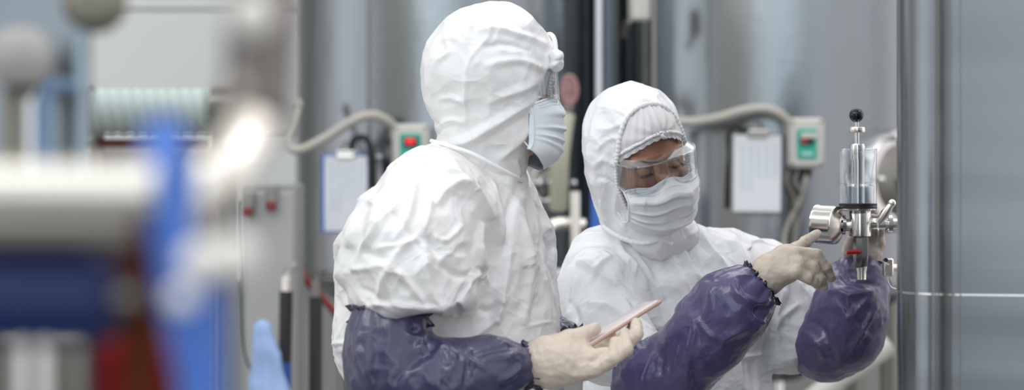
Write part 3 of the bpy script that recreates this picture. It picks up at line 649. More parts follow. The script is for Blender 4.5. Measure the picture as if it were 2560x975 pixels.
b = MB(); b.tube([(*(K+df*.095+ds*.0002), .06), (*(K+df*.095+ds*.0002), 2.3)], .0007, 8); b.build("corner_trim", S_DULL, t)
b = MB(); prism(b, [K+df*.08+ds*.08, K+df*1.0+ds*.08, K+df*1.0+ds*.62, K+df*.08+ds*.62], 0, .06); b.build('plinth', P_DARK, t)

YV = 3.70
M_VC = clear('clear_acrylic', (.93, .95, .96), .06, .9, .03)
t = empty('sampling_valve', W(2146, 590, YV), 'steel sampling valve with clear cup and black ball grip on top', 'valve')
ax0 = W(2145, 0, YV); X0 = ax0[0]
Zv = lambda v: W(0, v, YV)[2]
def lat(name, rows, m, n=40, par=t, caps=True, dx=0.0):
    s = mpp(YV); b = MB(); b.lathe([(r*s, Zv(v)-Zv(700)) for (r, v) in rows], (X0+dx*s, YV, Zv(700)), n=n, caps=caps); return b.build(name, m, par)
b = MB(); b.sphere((X0-4*mpp(YV), YV, Zv(288)), 18*mpp(YV), 20); b.build('ball_knob', mat('black_gloss_plastic', (.006, .006, .008), .08), t)
lat('stem', [(6, 362), (6, 330), (5, 318), (4.5, 300)], S_PIPE, 16, dx=-3)
lat('lock_nut', [(8, 332), (19, 331), (20, 328), (20, 320), (19, 318), (8, 317)], S_WARM, 12, dx=-2)
lat('plunger_collar', [(19, 400), (19, 366), (17, 360), (8, 359)], S_PIPE, dx=-1)
lat('plunger', [(17, 520), (17, 366), (12, 364)], S_PIPE, dx=0)
cup = lat('clear_cup', [(45, 457), (45.5, 420), (46.5, 378), (47.5, 374), (46, 372), (44, 374), (41, 395), (37, 425), (33, 450), (30, 456)], M_VC, 48, caps=False)
lat('cup_base', [(46, 522), (46, 460), (45, 457), (31, 456), (30, 460), (40, 466), (40, 516)], M_VC, 48, caps=False)
lat('sample_liquid', [(39, 516), (39, 470), (20, 469)], clear('pale_liquid', (.86, .90, .93), .03, .5, .02), 40)
for v_ in (512, 519): lat('o_ring', [(44, v_+3.6), (47, v_+3), (47.5, v_), (47, v_-3), (44, v_-3.6)], P_DARK, 48)
lat('flange', [(20, 528), (44, 527), (46, 524), (46, 522), (30, 521)], S_PIPE, 48)
lat('valve_body', [(20, 592), (27, 590), (27.5, 586), (27.5, 528), (26, 525)], S_PIPE, 48, dx=5)
S_HEX = mat('dark_steel', (.20, .20, .20), .32, 1.0)
lat('drain_body', [(12, 670), (17, 665), (19.5, 640), (19.5, 596), (17, 590)], S_HEX, 8, dx=7)
lat('drain_spout', [(9, 700), (11, 699), (11.5, 680), (14, 666)], S_WARM, 24, dx=9)
b = MB(); s = mpp(YV); z_ = Zv(629); b.tube([(X0+2*s, YV-.012, z_), (X0-16*s, YV-.018, z_), (X0-34*s, YV-.02, z_-.001)], [5*s, 6*s, 4.5*s], 12); b.build('red_lever', mat('glossy_red_plastic', (.55, .01, .02), .2), t)
# gauge on the left
g_ = empty('pressure_gauge', W(2060, 565, YV), 'round steel gauge at the left of the sampling valve', 'gauge')
ga = np.array([-.84, .52, .05]); ga /= np.linalg.norm(ga); gc = W(2092, 563, YV-.0)
Rg = 49*s
b = MB(); b.lathe([(Rg*.96, .0), (Rg, .004), (Rg*.99, .030), (Rg*1.03, .034), (Rg*1.03, .040), (Rg*.96, .041), (Rg*.94, .036)], gc, ga, 48); b.build('gauge_case', S_PIPE, g_)
b = MB(); b.lathe([(.012, -.012), (Rg*.5, -.010), (Rg*.8, -.004), (Rg*.96, .0)], gc, ga, 48, caps=False); b.build('gauge_back', S_WARM, g_)
b = MB(); b.lathe([(Rg*.94, .035), (.001, .035)], gc, ga, 48); b.build('dial', mat('white_dial', (.8, .8, .78), .4), g_)
b = MB(); b.lathe([(Rg*.95, .038), (.001, .0385)], gc, ga, 48); b.build('gauge_glass', M_VC, g_)
b = MB()
for k in range(11):
    a = math.radians(-135+27*k); e1 = np.cross(ga, [0, 0, 1.0]); e1 /= np.linalg.norm(e1); e2 = np.cross(e1, ga); d = math.sin(a)*e1+math.cos(a)*e2; b.tube([gc+ga*.0355+d*Rg*.70, gc+ga*.0355+d*Rg*.86], .0005, 5)
b.tube([gc+ga*.0362-e2*.004, gc+ga*.0362+(e1*.5+e2*.8)*Rg*.6], .0007, 5); b.build('dial_marks', P_DARK, g_)
b = MB(); b.tube([gc, gc+np.array([.012, .004, 0]), (X0-16*s, YV, Zv(562))], .0115, 20); b.build('gauge_stem', S_WARM, g_)
b = MB(); q = W(2108, 562, YV); b.lathe([(.012, -.004), (.0185, -.003), (.0185, .003), (.012, .004)], q, (1, 0, 0), 28); b.build('clamp', S_PIPE, g_)
# pipe into the cabinet
t2 = empty('branch_pipe', W(2205, 560, YV), 'polished pipe joining the sampling valve to the steel cabinet', 'pipe')
b = MB(); b.tube([W(2168, 560, YV), W(2180, 560, YV), W(2290, 560, YV+.04)], 15*s, 24); b.build('pipe', S_PIPE, t2)
b = MB(); b.lathe([(14*s, -.006), (24*s, -.004), (24*s, .004), (14*s, .006)], W(2222, 560, YV+.01), (1, .1, 0), 32); b.build('clamp_ring', S_PIPE, t2)
b = MB(); b.tube([W(2196, 556, YV-.02), W(2212, 535, YV-.03), W(2232, 506, YV-.03)], [9*s, 12*s, 7*s], 14); b.sphere(W(2230, 508, YV-.03), 10*s, 12); b.build('wing_nut', S_WARM, t2)
b = MB(); b.tube(spline([W(2192, 545, YV-.03), W(2196, 580, YV-.045), W(2193, 620, YV-.04), W(2204, 650, YV-.04), W(2222, 662, YV-.02)], 8), 2.2*s, 8); tag(b.build('clear_tube', clear('clear_tube_plastic', (.92, .94, .95), .1, .9, .05)), 'thin clear tube curling down from the branch pipe', 'tube')
t3 = empty('drain_fitting', W(2218, 667, YV), 'small steel drain fitting below the branch pipe at the cabinet edge', 'fitting')
b = MB(); b.box(W(2220, 668, YV), (.018, .02, .034), None, .003); b.tube([W(2220, 668, YV), W(2300, 668, YV+.06)], .007, 12); b.build('block', S_WARM, t3)
b = MB(); b.tube([W(2215, 650, YV-.012), W(2215, 650, YV-.02)], .004, 10); b.build('screw', P_DARK, t3)
b = MB(); b.tube(spline([W(2222, 684, YV), W(2220, 700, YV), W(2226, 716, YV), W(2240, 722, YV+.02)], 5), 2*s, 8); b.build('drain_line', S_WARM, t3)
# ------------------------------------------------------------------ people
def film_mat(name, col, rough, sss=0.0, bump=.0006, nscale=120, trans=0.0, coat=0.0, kind='noise'):
    m = mat(name, col, rough)
    if trans: bsdf(m).inputs['Transmission Weight'].default_value = trans
    if coat: bsdf(m).inputs['Coat Weight'].default_value = coat; bsdf(m).inputs['Coat Roughness'].default_value = .12
    add_bump(m, (1, 1, 1), nscale, 4, bump, .6, .6)
    return m
def creased(m, scale, dist, st=.6):
    """thin crisp crease lines of folded film on top of the modelled folds"""
    fine = [l.from_node for l in bsdf(m).inputs['Normal'].links][0]
    tc = nd(m, 'ShaderNodeTexCoord'); wn_ = nd(m, 'ShaderNodeTexNoise'); wn_.inputs['Scale'].default_value = scale*.6
    ad = nd(m, 'ShaderNodeMixRGB'); ad.inputs[0].default_value = .12; lk(m, tc.outputs['Object'], wn_.inputs[0]); lk(m, tc.outputs['Object'], ad.inputs[1]); lk(m, wn_.outputs['Color'], ad.inputs[2])
    n = nd(m, 'ShaderNodeTexNoise'); n.noise_type = 'RIDGED_MULTIFRACTAL'; n.inputs['Scale'].default_value = scale; n.inputs['Detail'].default_value = 2.5; n.inputs['Lacunarity'].default_value = 2.1
    n.inputs['Offset'].default_value = .9; n.inputs['Gain'].default_value = 1.6; lk(m, ad.outputs[0], n.inputs['Vector'])
    bp = nd(m, 'ShaderNodeBump'); bp.inputs['Distance'].default_value = dist; bp.inputs['Strength'].default_value = st
    lk(m, n.outputs[0], bp.inputs['Height']); lk(m, bp.outputs[0], fine.inputs['Normal'])
M_SUIT = film_mat('white_nonwoven_cloth', (.90, .895, .89), .42, bump=.0004, nscale=90)
bsdf(M_SUIT).inputs['Specular IOR Level'].default_value = .35
M_SUIT2 = film_mat('white_film_cloth', (.90, .90, .905), .38, bump=.0004, nscale=90)
creased(M_SUIT, 9, .011); creased(M_SUIT2, 11, .009)
M_TRIM = film_mat('white_elastic_trim', (.88, .88, .88), .5, bump=.0002, nscale=200)
M_MASK = film_mat('mask_cloth', (.83, .88, .92), .7, bump=.0003, nscale=300)
M_MASKW = film_mat('mask_cloth_white', (.87, .88, .90), .7, bump=.0003, nscale=300)
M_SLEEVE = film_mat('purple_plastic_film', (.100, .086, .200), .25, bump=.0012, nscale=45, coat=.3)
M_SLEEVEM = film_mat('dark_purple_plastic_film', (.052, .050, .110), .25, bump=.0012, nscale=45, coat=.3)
creased(M_SLEEVE, 14, .003); creased(M_SLEEVEM, 14, .003)
M_ELASTIC = film_mat('dark_gathered_elastic', (.018, .016, .045), .3, bump=.001, nscale=120, coat=.3)
M_GLOVE = film_mat('latex_rubber', (.68, .58, .48), .42, bump=.0006, nscale=160)
bsdf(M_GLOVE).inputs['Subsurface Weight'].default_value = .12; bsdf(M_GLOVE).inputs['Subsurface Radius'].default_value = (.006, .003, .002)
M_SKIN = film_mat('brown_skin', (.37, .175, .105), .42, bump=.0002, nscale=500)
bsdf(M_SKIN).inputs['Subsurface Weight'].default_value = .15; bsdf(M_SKIN).inputs['Subsurface Radius'].default_value = (.008, .003, .0015)
M_SKIN2 = film_mat('reddish_skin', (.42, .22, .17), .45, bump=.0002, nscale=500)
M_HAIR = film_mat('dark_hair', (.05, .028, .022), .5, bump=.001, nscale=200)
M_BOOT = mat('white_boot_rubber', (.7, .7, .7), .5)
M_CLEAR = clear('clear_plastic', (.95, .965, .97))
M_CLEARF = clear('clear_plastic_frame', (.90, .92, .93), .10, .65, .08)
def sheer(name, col, a):
    m = mat(name, col, .6); bsdf(m).inputs['Alpha'].default_value = a; return m
M_CAP = sheer('sheer_cap_cloth', (.92, .90, .90), .80)

class PG:       # evaluate the implicit functions at loose points
    def __init__(s, P):
        P = np.asarray(P, np.float32); s.X, s.Y, s.Z = P[:, 0], P[:, 1], P[:, 2]
def frame(yaw, pitch, roll):
    return np.array(Matrix.Rotation(math.radians(yaw), 3, 'Z') @ Matrix.Rotation(math.radians(pitch), 3, 'X') @ Matrix.Rotation(math.radians(roll), 3, 'Y'))

def local(g, H, R):
    R = R.astype(np.float32); x, y, z = g.X-np.float32(H[0]), g.Y-np.float32(H[1]), g.Z-np.float32(H[2])
    l = PG.__new__(PG)
    l.X = x*R[0, 0]+y*R[1, 0]+z*R[2, 0]; l.Y = x*R[0, 1]+y*R[1, 1]+z*R[2, 1]; l.Z = x*R[0, 2]+y*R[1, 2]+z*R[2, 2]
    return l
def head_sdf(l):
    """face looks along local -y, eyes at z = 0"""
    E = lambda c, r, **k: ellip(l, c, r)
    f = E((0, .014, .026), (.072, .090, .082))
    f = smin(f, E((0, -.022, -.030), (.061, .068, .075)), .03)          # face mass
    f = smin(f, E((0, -.052, -.092), (.030, .032, .026)), .03)          # chin
    for s in (-1, 1):
        f = smin(f, E((s*.040, -.052, -.030), (.024, .026, .022)), .018)  # cheek
        f = smin(f, rcone(l, (s*.058, .0, -.05), .016, (s*.028, -.055, -.095), .014), .02)   # jaw
        f = smin(f, rcone(l, (s*.012, -.086, .019), .0075, (s*.046, -.070, .021), .007), .012)  # brow
        f = smax(f, -E((s*.031, -.098, .000), (.019, .0125, .011)), .012)  # socket
        f = smin(f, E((s*.078, .012, -.012), (.008, .018, .030)), .008)
    f = smin(f, rcone(l, (0, -.084, .006), .008, (0, -.108, -.036), .0105), .011)   # nose
    for s in (-1, 1): f = smin(f, E((s*.012, -.098, -.038), (.0085, .010, .0075)), .006)
    f = smin(f, E((0, -.090, -.064), (.024, .010, .006)), .006)
    f = smin(f, E((0, -.088, -.074), (.020, .010, .006)), .006)
    return f

def crump(V, Q, a1, a2, a3, seed=0, mask=None, s1=.085, s2=.04, s3=.02, sharp=1.0, stretch=(1, 1, .8)):
    N = normals(V, Q); N = smooth_field(N, Q, 3)
    wp = np.stack([vnoise(V/.09, seed+s) for s in (11, 12, 13)], 1)*.03
    P = (V+wp)*np.array(stretch)
    def c(P, s, sd):
        r = crumple(P, s, sd); return r-r.mean()
    D = 0
    if a1: D = D-c(P, s1, seed+3)*a1
    if a2: D = D-c(P*np.array([1, 1, 1.15])+5, s2, seed+9)*a2*(.75+.6*vnoise(V/.1, seed+5))
    if a3: D = D-c(V+wp*.5, s3, seed+19)*a3
    if mask is not None: D = D*mask
    return D, N
def finish(name, V, Q, m, parent, label=None):
    me = mesh_from(name, V, Q); o = link_mesh(name, me, m, parent)
    if label: o['label'] = label
    return o
def ring_around(c, ax, r, n=80, gather=0.0, k=17, seed=0):
    """points of a gathered ring"""
    ax = np.array(ax, float); ax /= np.linalg.norm(ax)
    a = np.cross(ax, [0, 0, 1.0]) if abs(ax[2]) < .9 else np.cross(ax, [1.0, 0, 0]); a /= np.linalg.norm(a); b = np.cross(ax, a)
    P = []
    for i in range(n):
        t = 2*math.pi*i/n
        rr = r*(1+gather*math.sin(k*t+math.sin(3*t+seed)*1.5)); P.append(np.array(c)+rr*(math.cos(t)*a+math.sin(t)*b)+ax*gather*r*.7*math.sin((k-4)*t+seed))
    return P

def sleeve(name, pts, m, parent, h=.0042, seed=0, a=(.006, .006, .002), cuffs=None, strokes=(), zmin=None, label=None, mel=None):
    """plastic over-sleeve: a chain of (point, radius); gathered at both ends"""
    A = np.array([p for p, r in pts]); R = np.array([r for p, r in pts])
    lo = (A-R[:, None]).min(0)-.02; hi = (A+R[:, None]).max(0)+.02
    g = Grid(lo, hi, h); f = chain(g, pts, .03)
    for (c, ax, r) in (cuffs or []):
        near = 0 if np.linalg.norm(A[0]-np.array(c)) < np.linalg.norm(A[-1]-np.array(c)) else -1; nn = A[near]-A[1 if near == 0 else -2]; nn /= np.linalg.norm(nn)
        pl = (g.X-c[0])*nn[0]+(g.Y-c[1])*nn[1]+(g.Z-c[2])*nn[2]-.003
        f = np.where((g.X-c[0])**2+(g.Y-c[1])**2+(g.Z-c[2])**2 < (r*2.6)**2, smax(f, pl.astype(np.float32), .006), f)
    V, Q = nets(f, g.ax); V = smooth_field(V, Q, 2)
    D, N = crump(V, Q, *a, seed=seed, s1=.07, s2=.033, s3=.016)
    # distance along the chain and angle for the gathers next to the elastic
    for end, nxt in ((0, 1), (-1, -2)):
        p, q = A[end], A[nxt]; ax = (q-p)/np.linalg.norm(q-p); rel = V-p; s = rel@ax
        e1 = np.cross(ax, [0, 0, 1.0]); e1 /= np.linalg.norm(e1); e2 = np.cross(ax, e1)
        th = np.arctan2(rel@e2, rel@e1); w = np.exp(-np.maximum(s, 0)/.035)*(np.linalg.norm(rel, axis=1) < .16)
        D = D*(1-.4*w)+w*.0042*np.abs(np.sin(th*6.5+1.3*np.sin(th*2+seed)+s*12))-.002*w
    if len(strokes): D = D+fold(V, N, strokes)
    V = V+N*D[:, None]; V = smooth_field(V, Q, 1, .35)
    o = finish(name, V, Q, m, parent, label)
    for (c, ax, r) in (cuffs or []):      # gathered frill: pinched in the middle, flaring to both sides
        c = np.array(c); ax = np.array(ax, float); ax /= np.linalg.norm(ax)
        e1 = np.cross(ax, [0, 0, 1.0]) if abs(ax[2]) < .9 else np.cross(ax, [1.0, 0, 0]); e1 /= np.linalg.norm(e1); e2 = np.cross(ax, e1)
        rows = [(-.013, 1.13, .075), (-.008, 1.07, .05), (-.003, 1.01, .025), (.002, 1.0, .02), (.007, 1.07, .05), (.013, 1.14, .085), (.012, 1.09, .085), (.006, 1.0, .05), (0, .93, .02), (-.006, .98, .04), (-.012, 1.08, .07)]
        V = []; n = 220
        for (h_, m_, am) in rows:
            for i in range(n):
                t = 2*math.pi*i/n; w = math.sin(21*t+1.7*math.sin(3*t+seed)+h_*40)+.4*math.sin(37*t+seed)
                rr = r*(m_+am*w); V.append(c+rr*(math.cos(t)*e1+math.sin(t)*e2)+ax*(h_+.0022*math.sin(13*t+seed+h_*90)))
        k_ = len(rows); b = MB(); b.add(V, [(j*n+i, j*n+(i+1) % n, ((j+1) % k_)*n+(i+1) % n, ((j+1) % k_)*n+i) for j in range(k_) for i in range(n)])
        b.build('elastic_cuff', mel or M_ELASTIC, o, auto=0)
    return o

def hand(name, palm, fingers, m, parent, h=.0018, kp=.012):
    pts = [p for p in palm]+[q for f in fingers for q in f]
    A = np.array([p for p, r in pts]); r = max(r for p, r in pts)
    g = Grid(A.min(0)-r-.006, A.max(0)+r+.006, h)
    f = chain(g, palm[:3], .02)
    for a, b in zip(palm[3::2], palm[4::2]): f = smin(f, rcone(g, a[0], a[1], b[0], b[1]), kp)
    ff = None
    for fi in fingers:
        e = chain(g, fi, .004); ff = e if ff is None else smin(ff, e, .0016)
    f = smin(f, ff, .008)
    V, Q = nets(f, g.ax); V = smooth_field(V, Q, 2)
    D, N = crump(V, Q, 0, .0016, .0011, seed=len(V) % 50, s2=.02, s3=.010)
    # fine creases across the glove
    V = V+N*(D+.0005*ridged(V*np.array([1, 1, 1]), .012, 5, 2)-.0005)[:, None]
    V = smooth_field(V, Q, 1, .3)
    return finish(name, V, Q, m, parent)

def head_gear(par, H, R, rim, skin=M_SKIN, maskm=M_MASK, sc=1.0, thm=1.36, mz=1.0):
    L = lambda p: np.asarray(H)+R@(np.asarray(p, float)*sc)
    # goggles: a clear moulded shell wrapping the eyes, with side shields, brow ledge and temples
    def gp(a, z, off=0.0):                        # a = wrap angle, z = height on the lens wall
        rx, ry = .073+off, .062+off*1.6
        sup = 2.9
        ca, sa = math.cos(a), math.sin(a)
        q = (abs(sa)**sup+abs(ca)**sup)**(-1/sup)
        return np.array([rx*sa*q, -.052-ry*ca*q*.92+.10*abs(z)**1.6, z])
    def shell(b, A, Zt, Zb, off, th=.0016, nz=8):
        V = []; n = len(A)
        for o_ in (off, off+th):
            for i, a in enumerate(A):
                for j in range(nz+1): V.append(L(gp(a, Zb[i]+(Zt[i]-Zb[i])*j/nz, o_)))
        F = []; S = n*(nz+1)
        for i in range(n-1):
            for j in range(nz):
                k = i*(nz+1)+j; F.append((k, k+1, k+nz+2, k+nz+1)); F.append((S+k, S+k+nz+1, S+k+nz+2, S+k+1))
            for j in (0, nz):
                k = i*(nz+1)+j; q = (k, k+nz+1, S+k+nz+1, S+k); F.append(q if j == 0 else q[::-1])
        for i in (0, n-1):
            for j in range(nz):
                k = i*(nz+1)+j; q = (k, S+k, S+k+1, k+1); F.append(q if i == 0 else q[::-1])
        b.add(V, F)
    n = 61; A = np.linspace(-1.62, 1.62, n)
    def zt(a): return .021+.004*math.cos(a)-.004*(abs(a) > 1.2)*(abs(a)-1.2)
    def zb(a):
        nose = math.exp(-(a/.20)**2)*.021
        return -.0245+nose-.003*math.exp(-((abs(a)-.65)/.4)**2)+.004*max(0, abs(a)-1.1)
    gg = empty('goggles', L((0, -.07, 0))); gg.parent = par; gg.location = tuple(parent_mat(par).inverted() @ Vector(L((0, -.07, 0))))
    b = MB(); shell(b, A, [zt(a) for a in A], [zb(a) for a in A], 0); b.build('lens', M_CLEAR, gg, auto=50)
    fr = MB()
    top = [L(gp(a, zt(a), .001)) for a in A]; bot = [L(gp(a, zb(a), .001)) for a in A]
    fr.tube(top, .0021, 8); fr.tube(bot, .0019, 8)
    for s in (-1, 1):
        for aa in (.86, 1.0):
            fr.tube([L(gp(s*aa, zb(aa)+(zt(aa)-zb(aa))*t, .0012)) for t in np.linspace(0, 1, 9)], .0013, 6)
        for k in range(5):
            aa = 1.14+.1*k; fr.tube([L(gp(s*aa, zb(aa)*.8+(zt(aa)*.8-zb(aa)*.8)*t, .0012)) for t in np.linspace(0, 1, 6)], .0008, 6)
        fr.tube([L(gp(s*1.62, zt(1.62)*.6, .001)), L((s*.078, -.02, .012)), L((s*.081, .015, .008))], .003, 8)
    # brow ledge leaning back from the lens to the forehead
    V = []; F = []
    for i, a in enumerate(A[6:-6]):
        p = gp(a, zt(a), 0); V += [L(p), L(p*np.array([.93, 1, 1])+np.array([0, .016, .0055])), L(p*np.array([.93, 1, 1])+np.array([0, .016, .0068])), L(p+np.array([0, 0, .0016]))]
    for i in range(len(A[6:-6])-1):
        for j in range(4): F.append((4*i+j, 4*i+(j+1) % 4, 4*i+4+(j+1) % 4, 4*i+4+j))
    fr.add(V, F); fr.build('frame', M_CLEARF, gg)
    # face mask: pleated sheet held out over nose and chin
    ns, nt = 61, 44; V = []
    def mp_(s, t):
        c = np.interp(t, [0, .10, .25, .45, .62, .80, .92, 1], [-.101, -.112, -.126, -.122, -.119, -.117, -.103, -.078])
        zc = np.interp(t, [0, .25, .6, .85, 1], [-.010, -.036, -.082, -.112, -.130])
        zs = np.interp(t, [0, 1], [-.030, -.094]); w = abs(s)**1.7
        zz = zc*(1-w)+zs*w
        zz += -.008*math.exp(-((abs(s)-.38)/.22)**2)*(1-t)
        th = s*thm
        x = .079*math.sin(th)/math.sin(1.36); y = -.022+(c+.022)*max(math.cos(th), 0)**.62
        # pleats across, slight tilt between the two sides
        pl = 0
        for tc, am in ((.30, .0036), (.47, .0050), (.64, .0046), (.80, .0036)):
            d = (t-tc-.05*s*math.sin(tc*9)); pl += am*(math.exp(-(d/.022)**2)-.55*math.exp(-((d-.05)/.03)**2))
        pl *= (1-abs(s)**4)*(.6+.5*math.sin(4*s+7*t))
        n_ = np.array([math.sin(th), -max(math.cos(th), 0), 0.]); n_ /= np.linalg.norm(n_)
        return np.array([x, y, zz*mz])+n_*pl
    for layer in (0, 1):
        for j in range(nt+1):
            for i in range(ns):
                s = -1+2*i/(ns-1); p = mp_(s, j/nt)
                if layer: p = p*np.array([.985, 1, 1])+np.array([0, .0016, 0])
                V.append(L(p))
    V = np.array(V); S = ns*(nt+1); F = []
    for j in range(nt):
        for i in range(ns-1):
            k = j*ns+i; F.append((k, k+ns, k+ns+1, k+1)); F.append((S+k, S+k+1, S+k+ns+1, S+k+ns))
    for i in range(ns-1): F.append((i, i+1, S+i+1, S+i)); k = nt*ns+i; F.append((k, S+k, S+k+1, k+1))
    for j in range(nt): k = j*ns; F.append((k, S+k, S+k+ns, k+ns)); k = j*ns+ns-1; F.append((k, k+ns, S+k+ns, S+k))
    cr = crumple(V, .035, 4); cr2 = crumple(V+3, .018, 8); dd = (cr-cr.mean())*.0075+(cr2-cr2.mean())*.0012
    edge = np.ones(len(V)); V = V+(R@np.array([0, -1, 0]))[None, :]*(-dd)[:, None]
    fm = finish('face_mask', V, np.array(F), maskm, par)
    b = MB()
    for s in (-1, 1):
        b.tube([L(mp_(s*.985, t)+np.array([0, -.0012, 0])) for t in np.linspace(0, 1, 10)], .0022, 8)
        b.tube(spline([L(mp_(s*.98, .02)), L((s*.072, .0, -.012)), L((s*.074, .02, -.002)), L((s*.074, .026, -.02)), L((s*.070, .0, -.06)), L(mp_(s*.98, .98))], 5), .0012, 6)
    b.tube([L(mp_(s, .012)+np.array([0, -.001, 0])) for s in np.linspace(-1, 1, 40)], .0011, 6)
    b.build('mask_edging', maskm, fm)
    st = MB()
    for tt in (.075, .125):
        for s in np.linspace(-.9, .9, 60):
            p = mp_(s, tt); q = mp_(s+.012, tt); st.tube([L(p+np.array([0, -.0012, 0])), L(q+np.array([0, -.0012, 0]))], .00045, 4)
    st.build('stitching', mat('grey_thread', (.45, .47, .5), .7), fm)
    return L

# cap: sheer pleated dome gathered to a knot over the forehead, with a scalloped elastic band
def hair_cap(par, L, sc=1.0, seed=0, knot=True, lift=.0):
    hm = MB(); n, m_ = 72, 20
    def dome(a, e, off):                     # a azimuth from the face, e 0 at the band .. 1 at the crown
        fr_ = math.cos(a)
        aa_ = abs((a+math.pi) % (2*math.pi)-math.pi); zb_ = float(np.interp(aa_, [0, .25, .6, 1.0, 1.5, 2.4, 3.2], [.066, .062, .046, .022, .004, -.02, -.03]))+lift
        base = np.array([(.075+off)*math.sin(a), .014-((.099 if fr_ > 0 else .086)+off)*fr_, zb_])
        crown = np.array([0, .014, .110+off])
        t = e*math.pi/2
        return base*np.array([math.cos(t), 0, 0])+np.array([0, .014*(1-math.cos(t))+base[1]*math.cos(t), 0])+np.array([0, 0, zb_+(crown[2]-zb_)*math.sin(t)])
    def build(off, fn):
        V = []
        for j in range(m_+1):
            for i in range(n*2):
                a = -math.pi+2*math.pi*i/(n*2); V.append(L(fn(a, j/m_, off)))
        F = [(j*2*n+i, j*2*n+(i+1) % (2*n), (j+1)*2*n+(i+1) % (2*n), (j+1)*2*n+i) for j in range(m_) for i in range(2*n)]
        return V, F
    V, F = build(-.004, dome); hm.add(V, F); hm.build('hair', M_HAIR, par)
    def pleated(a, e, off):
        p = dome(a, e, off); w = math.sin(min(e*1.15, 1)*math.pi)**.5
        d = math.hypot(a*.9, e*1.3)
        k = .0034*math.sin(14*math.atan2(e*1.3+.02, a))*math.exp(-d*1.3)+.0009*math.sin(a*34+3*math.sin(e*5+seed))*(.3+w)+.0015*w
        c = np.array([0, .018, .03]); dr = (p-c)/np.linalg.norm(p-c); return p+dr*k
    cp = MB(); V, F = build(.004, pleated); cp.add(V, F); o = cp.build('hair_cap', M_CAP, par, auto=0)
    b = MB(); band = []
    for i in range(720):
        a = -math.pi+2*math.pi*i/720; p = dome(a, 0, .004); band.append((p, a))
    V = []; NB = len(band)
    for (p, a) in band:
        dr = np.array([math.sin(a), -math.cos(a), -.9]); dr /= np.linalg.norm(dr); o_ = np.array([math.sin(a), -math.cos(a), .4])
        for q in (0, .35, .7, 1):
            fl = .0085*q*(.72+.28*abs(math.sin(a*19))); V.append(L(p+np.array([0, 0, -fl])+o_*(.0010*math.sin(a*38)*q)))
    b.add(V, [(i*4+j, ((i+1) % NB)*4+j, ((i+1) % NB)*4+j+1, i*4+j+1) for i in range(NB) for j in range(3)])
    band = []
    for i in range(240):
        a = -math.pi+2*math.pi*i/240; p = dome(a, .05, .004); p[2] += .0005*math.sin(a*31); band.append(L(p))
    b.tube(band, [.0034+.0006*math.sin(i*2.1) for i in range(240)], 8, closed=True)
    if knot:
        b.tube([L(dome(.0, .05, .004)), L(dome(.03, -.02, .008)), L(dome(.12, -.07, .009))], [.0036, .0032, .0012], 8)
        b.tube([L(dome(.0, .05, .004)), L(dome(-.02, .10, .010))], [.004, .0015], 8)
    b.build('elastic_band', M_TRIM, o, auto=0)
    return o

def rim_tube(par, fo, H, R, yr, m, n=90, r=.0042, sc=1.0, ribs=True):
    """elastic binding round the hood opening: where the outer hood meets the cut y = yr(z)"""
    L = lambda p: np.asarray(H)+R@np.asarray(p, float)
    pts = []
    for i in range(n):
        a = 2*math.pi*i/n; d = np.array([math.sin(a), math.cos(a)])
        rr = np.linspace(.02, .19, 240); P = np.array([[d[0]*q, 0, d[1]*q-.01] for q in rr]); P[:, 1] = yr(P[:, 2], P[:, 0])
        Wd = np.array(H)+P@R.T; f = fo(PG(Wd)); neg = np.nonzero(f < 0)[0]; k = neg[-1] if len(neg) else 60
        pts.append(P[k])
    pts = np.array(pts)
    for _ in range(3): pts = (np.roll(pts, 1, 0)+np.roll(pts, -1, 0)+2*pts)/4
    pts[:, 1] -= .004; pts[:, 0] *= 1.03; pts[:, 2] *= 1.03
    pts = [L(p) for p in pts]
    dense = spline(pts, 5, closed=True)
    rad = [r*(1+.14*math.sin(i*1.1)) for i in range(len(dense))]
    b = MB(); b.tube(dense, rad, 8, closed=True); return b.build('hood_elastic', m, par), pts

# ---- the man at the left, turned away
man = empty('person', (W(1150, 487, 3.36)[0], 3.36, 0), 'taller person in white hooded coverall seen from behind, holding a phone', 'person')
HM = W(1232, 216, 3.30); RM = frame(108, -4, -2)
MT = [(372, 1150, 1285, 3.37, .07), (400, 1062, 1305, 3.36, .10), (430, 985, 1312, 3.36, .13), (470, 928, 1316, 3.36, .165), (530, 882, 1335, 3.36, .19), (575, 856, 1350, 3.36, .195),
      (610, 838, 1352, 3.36, .195), (650, 842, 1362, 3.36, .19), (700, 842, 1378, 3.36, .185), (780, 832, 1400, 3.36, .18), (850, 832, 1404, 3.36, .18), (920, 850, 1404, 3.36, .18), (975, 867, 1400, 3.36, .18), (1120, 885, 1390, 3.36, .18)]
def man_suit(g):
    f = loft(g, MT)
    a = chain(g, [(W(1120, 455, 3.27), .065), (W(1075, 530, 3.19), .098), (W(1020, 640, 3.12), .104), (W(1022, 735, 3.10), .094), (W(985, 775, 3.10), .062)], .03)
    a = smin(a, rcone(g, W(1060, 700, 3.13), .07, W(1118, 762, 3.16), .03), .04)
    a = smax(a, (np.float32(W(0, 786, 3.08)[2])-g.Z+.10*(g.X-W(980, 0, 3.1)[0])).astype(np.float32), .012)
    b = chain(g, [(W(1240, 470, 3.5), .07), (W(1270, 600, 3.56), .08), (W(1300, 800, 3.55), .07)], .03)
    return smin(smin(f, a, .035), b, .05)
g = Grid((-.34, 2.93, 1.06), (.16, 3.66, 1.59), .0028)
F_ = man_suit(g); V, Q = nets(F_, g.ax); del F_; V = smooth_field(V, Q, 2)
D, N = crump(V, Q, .016, .0065, .0016, seed=2)
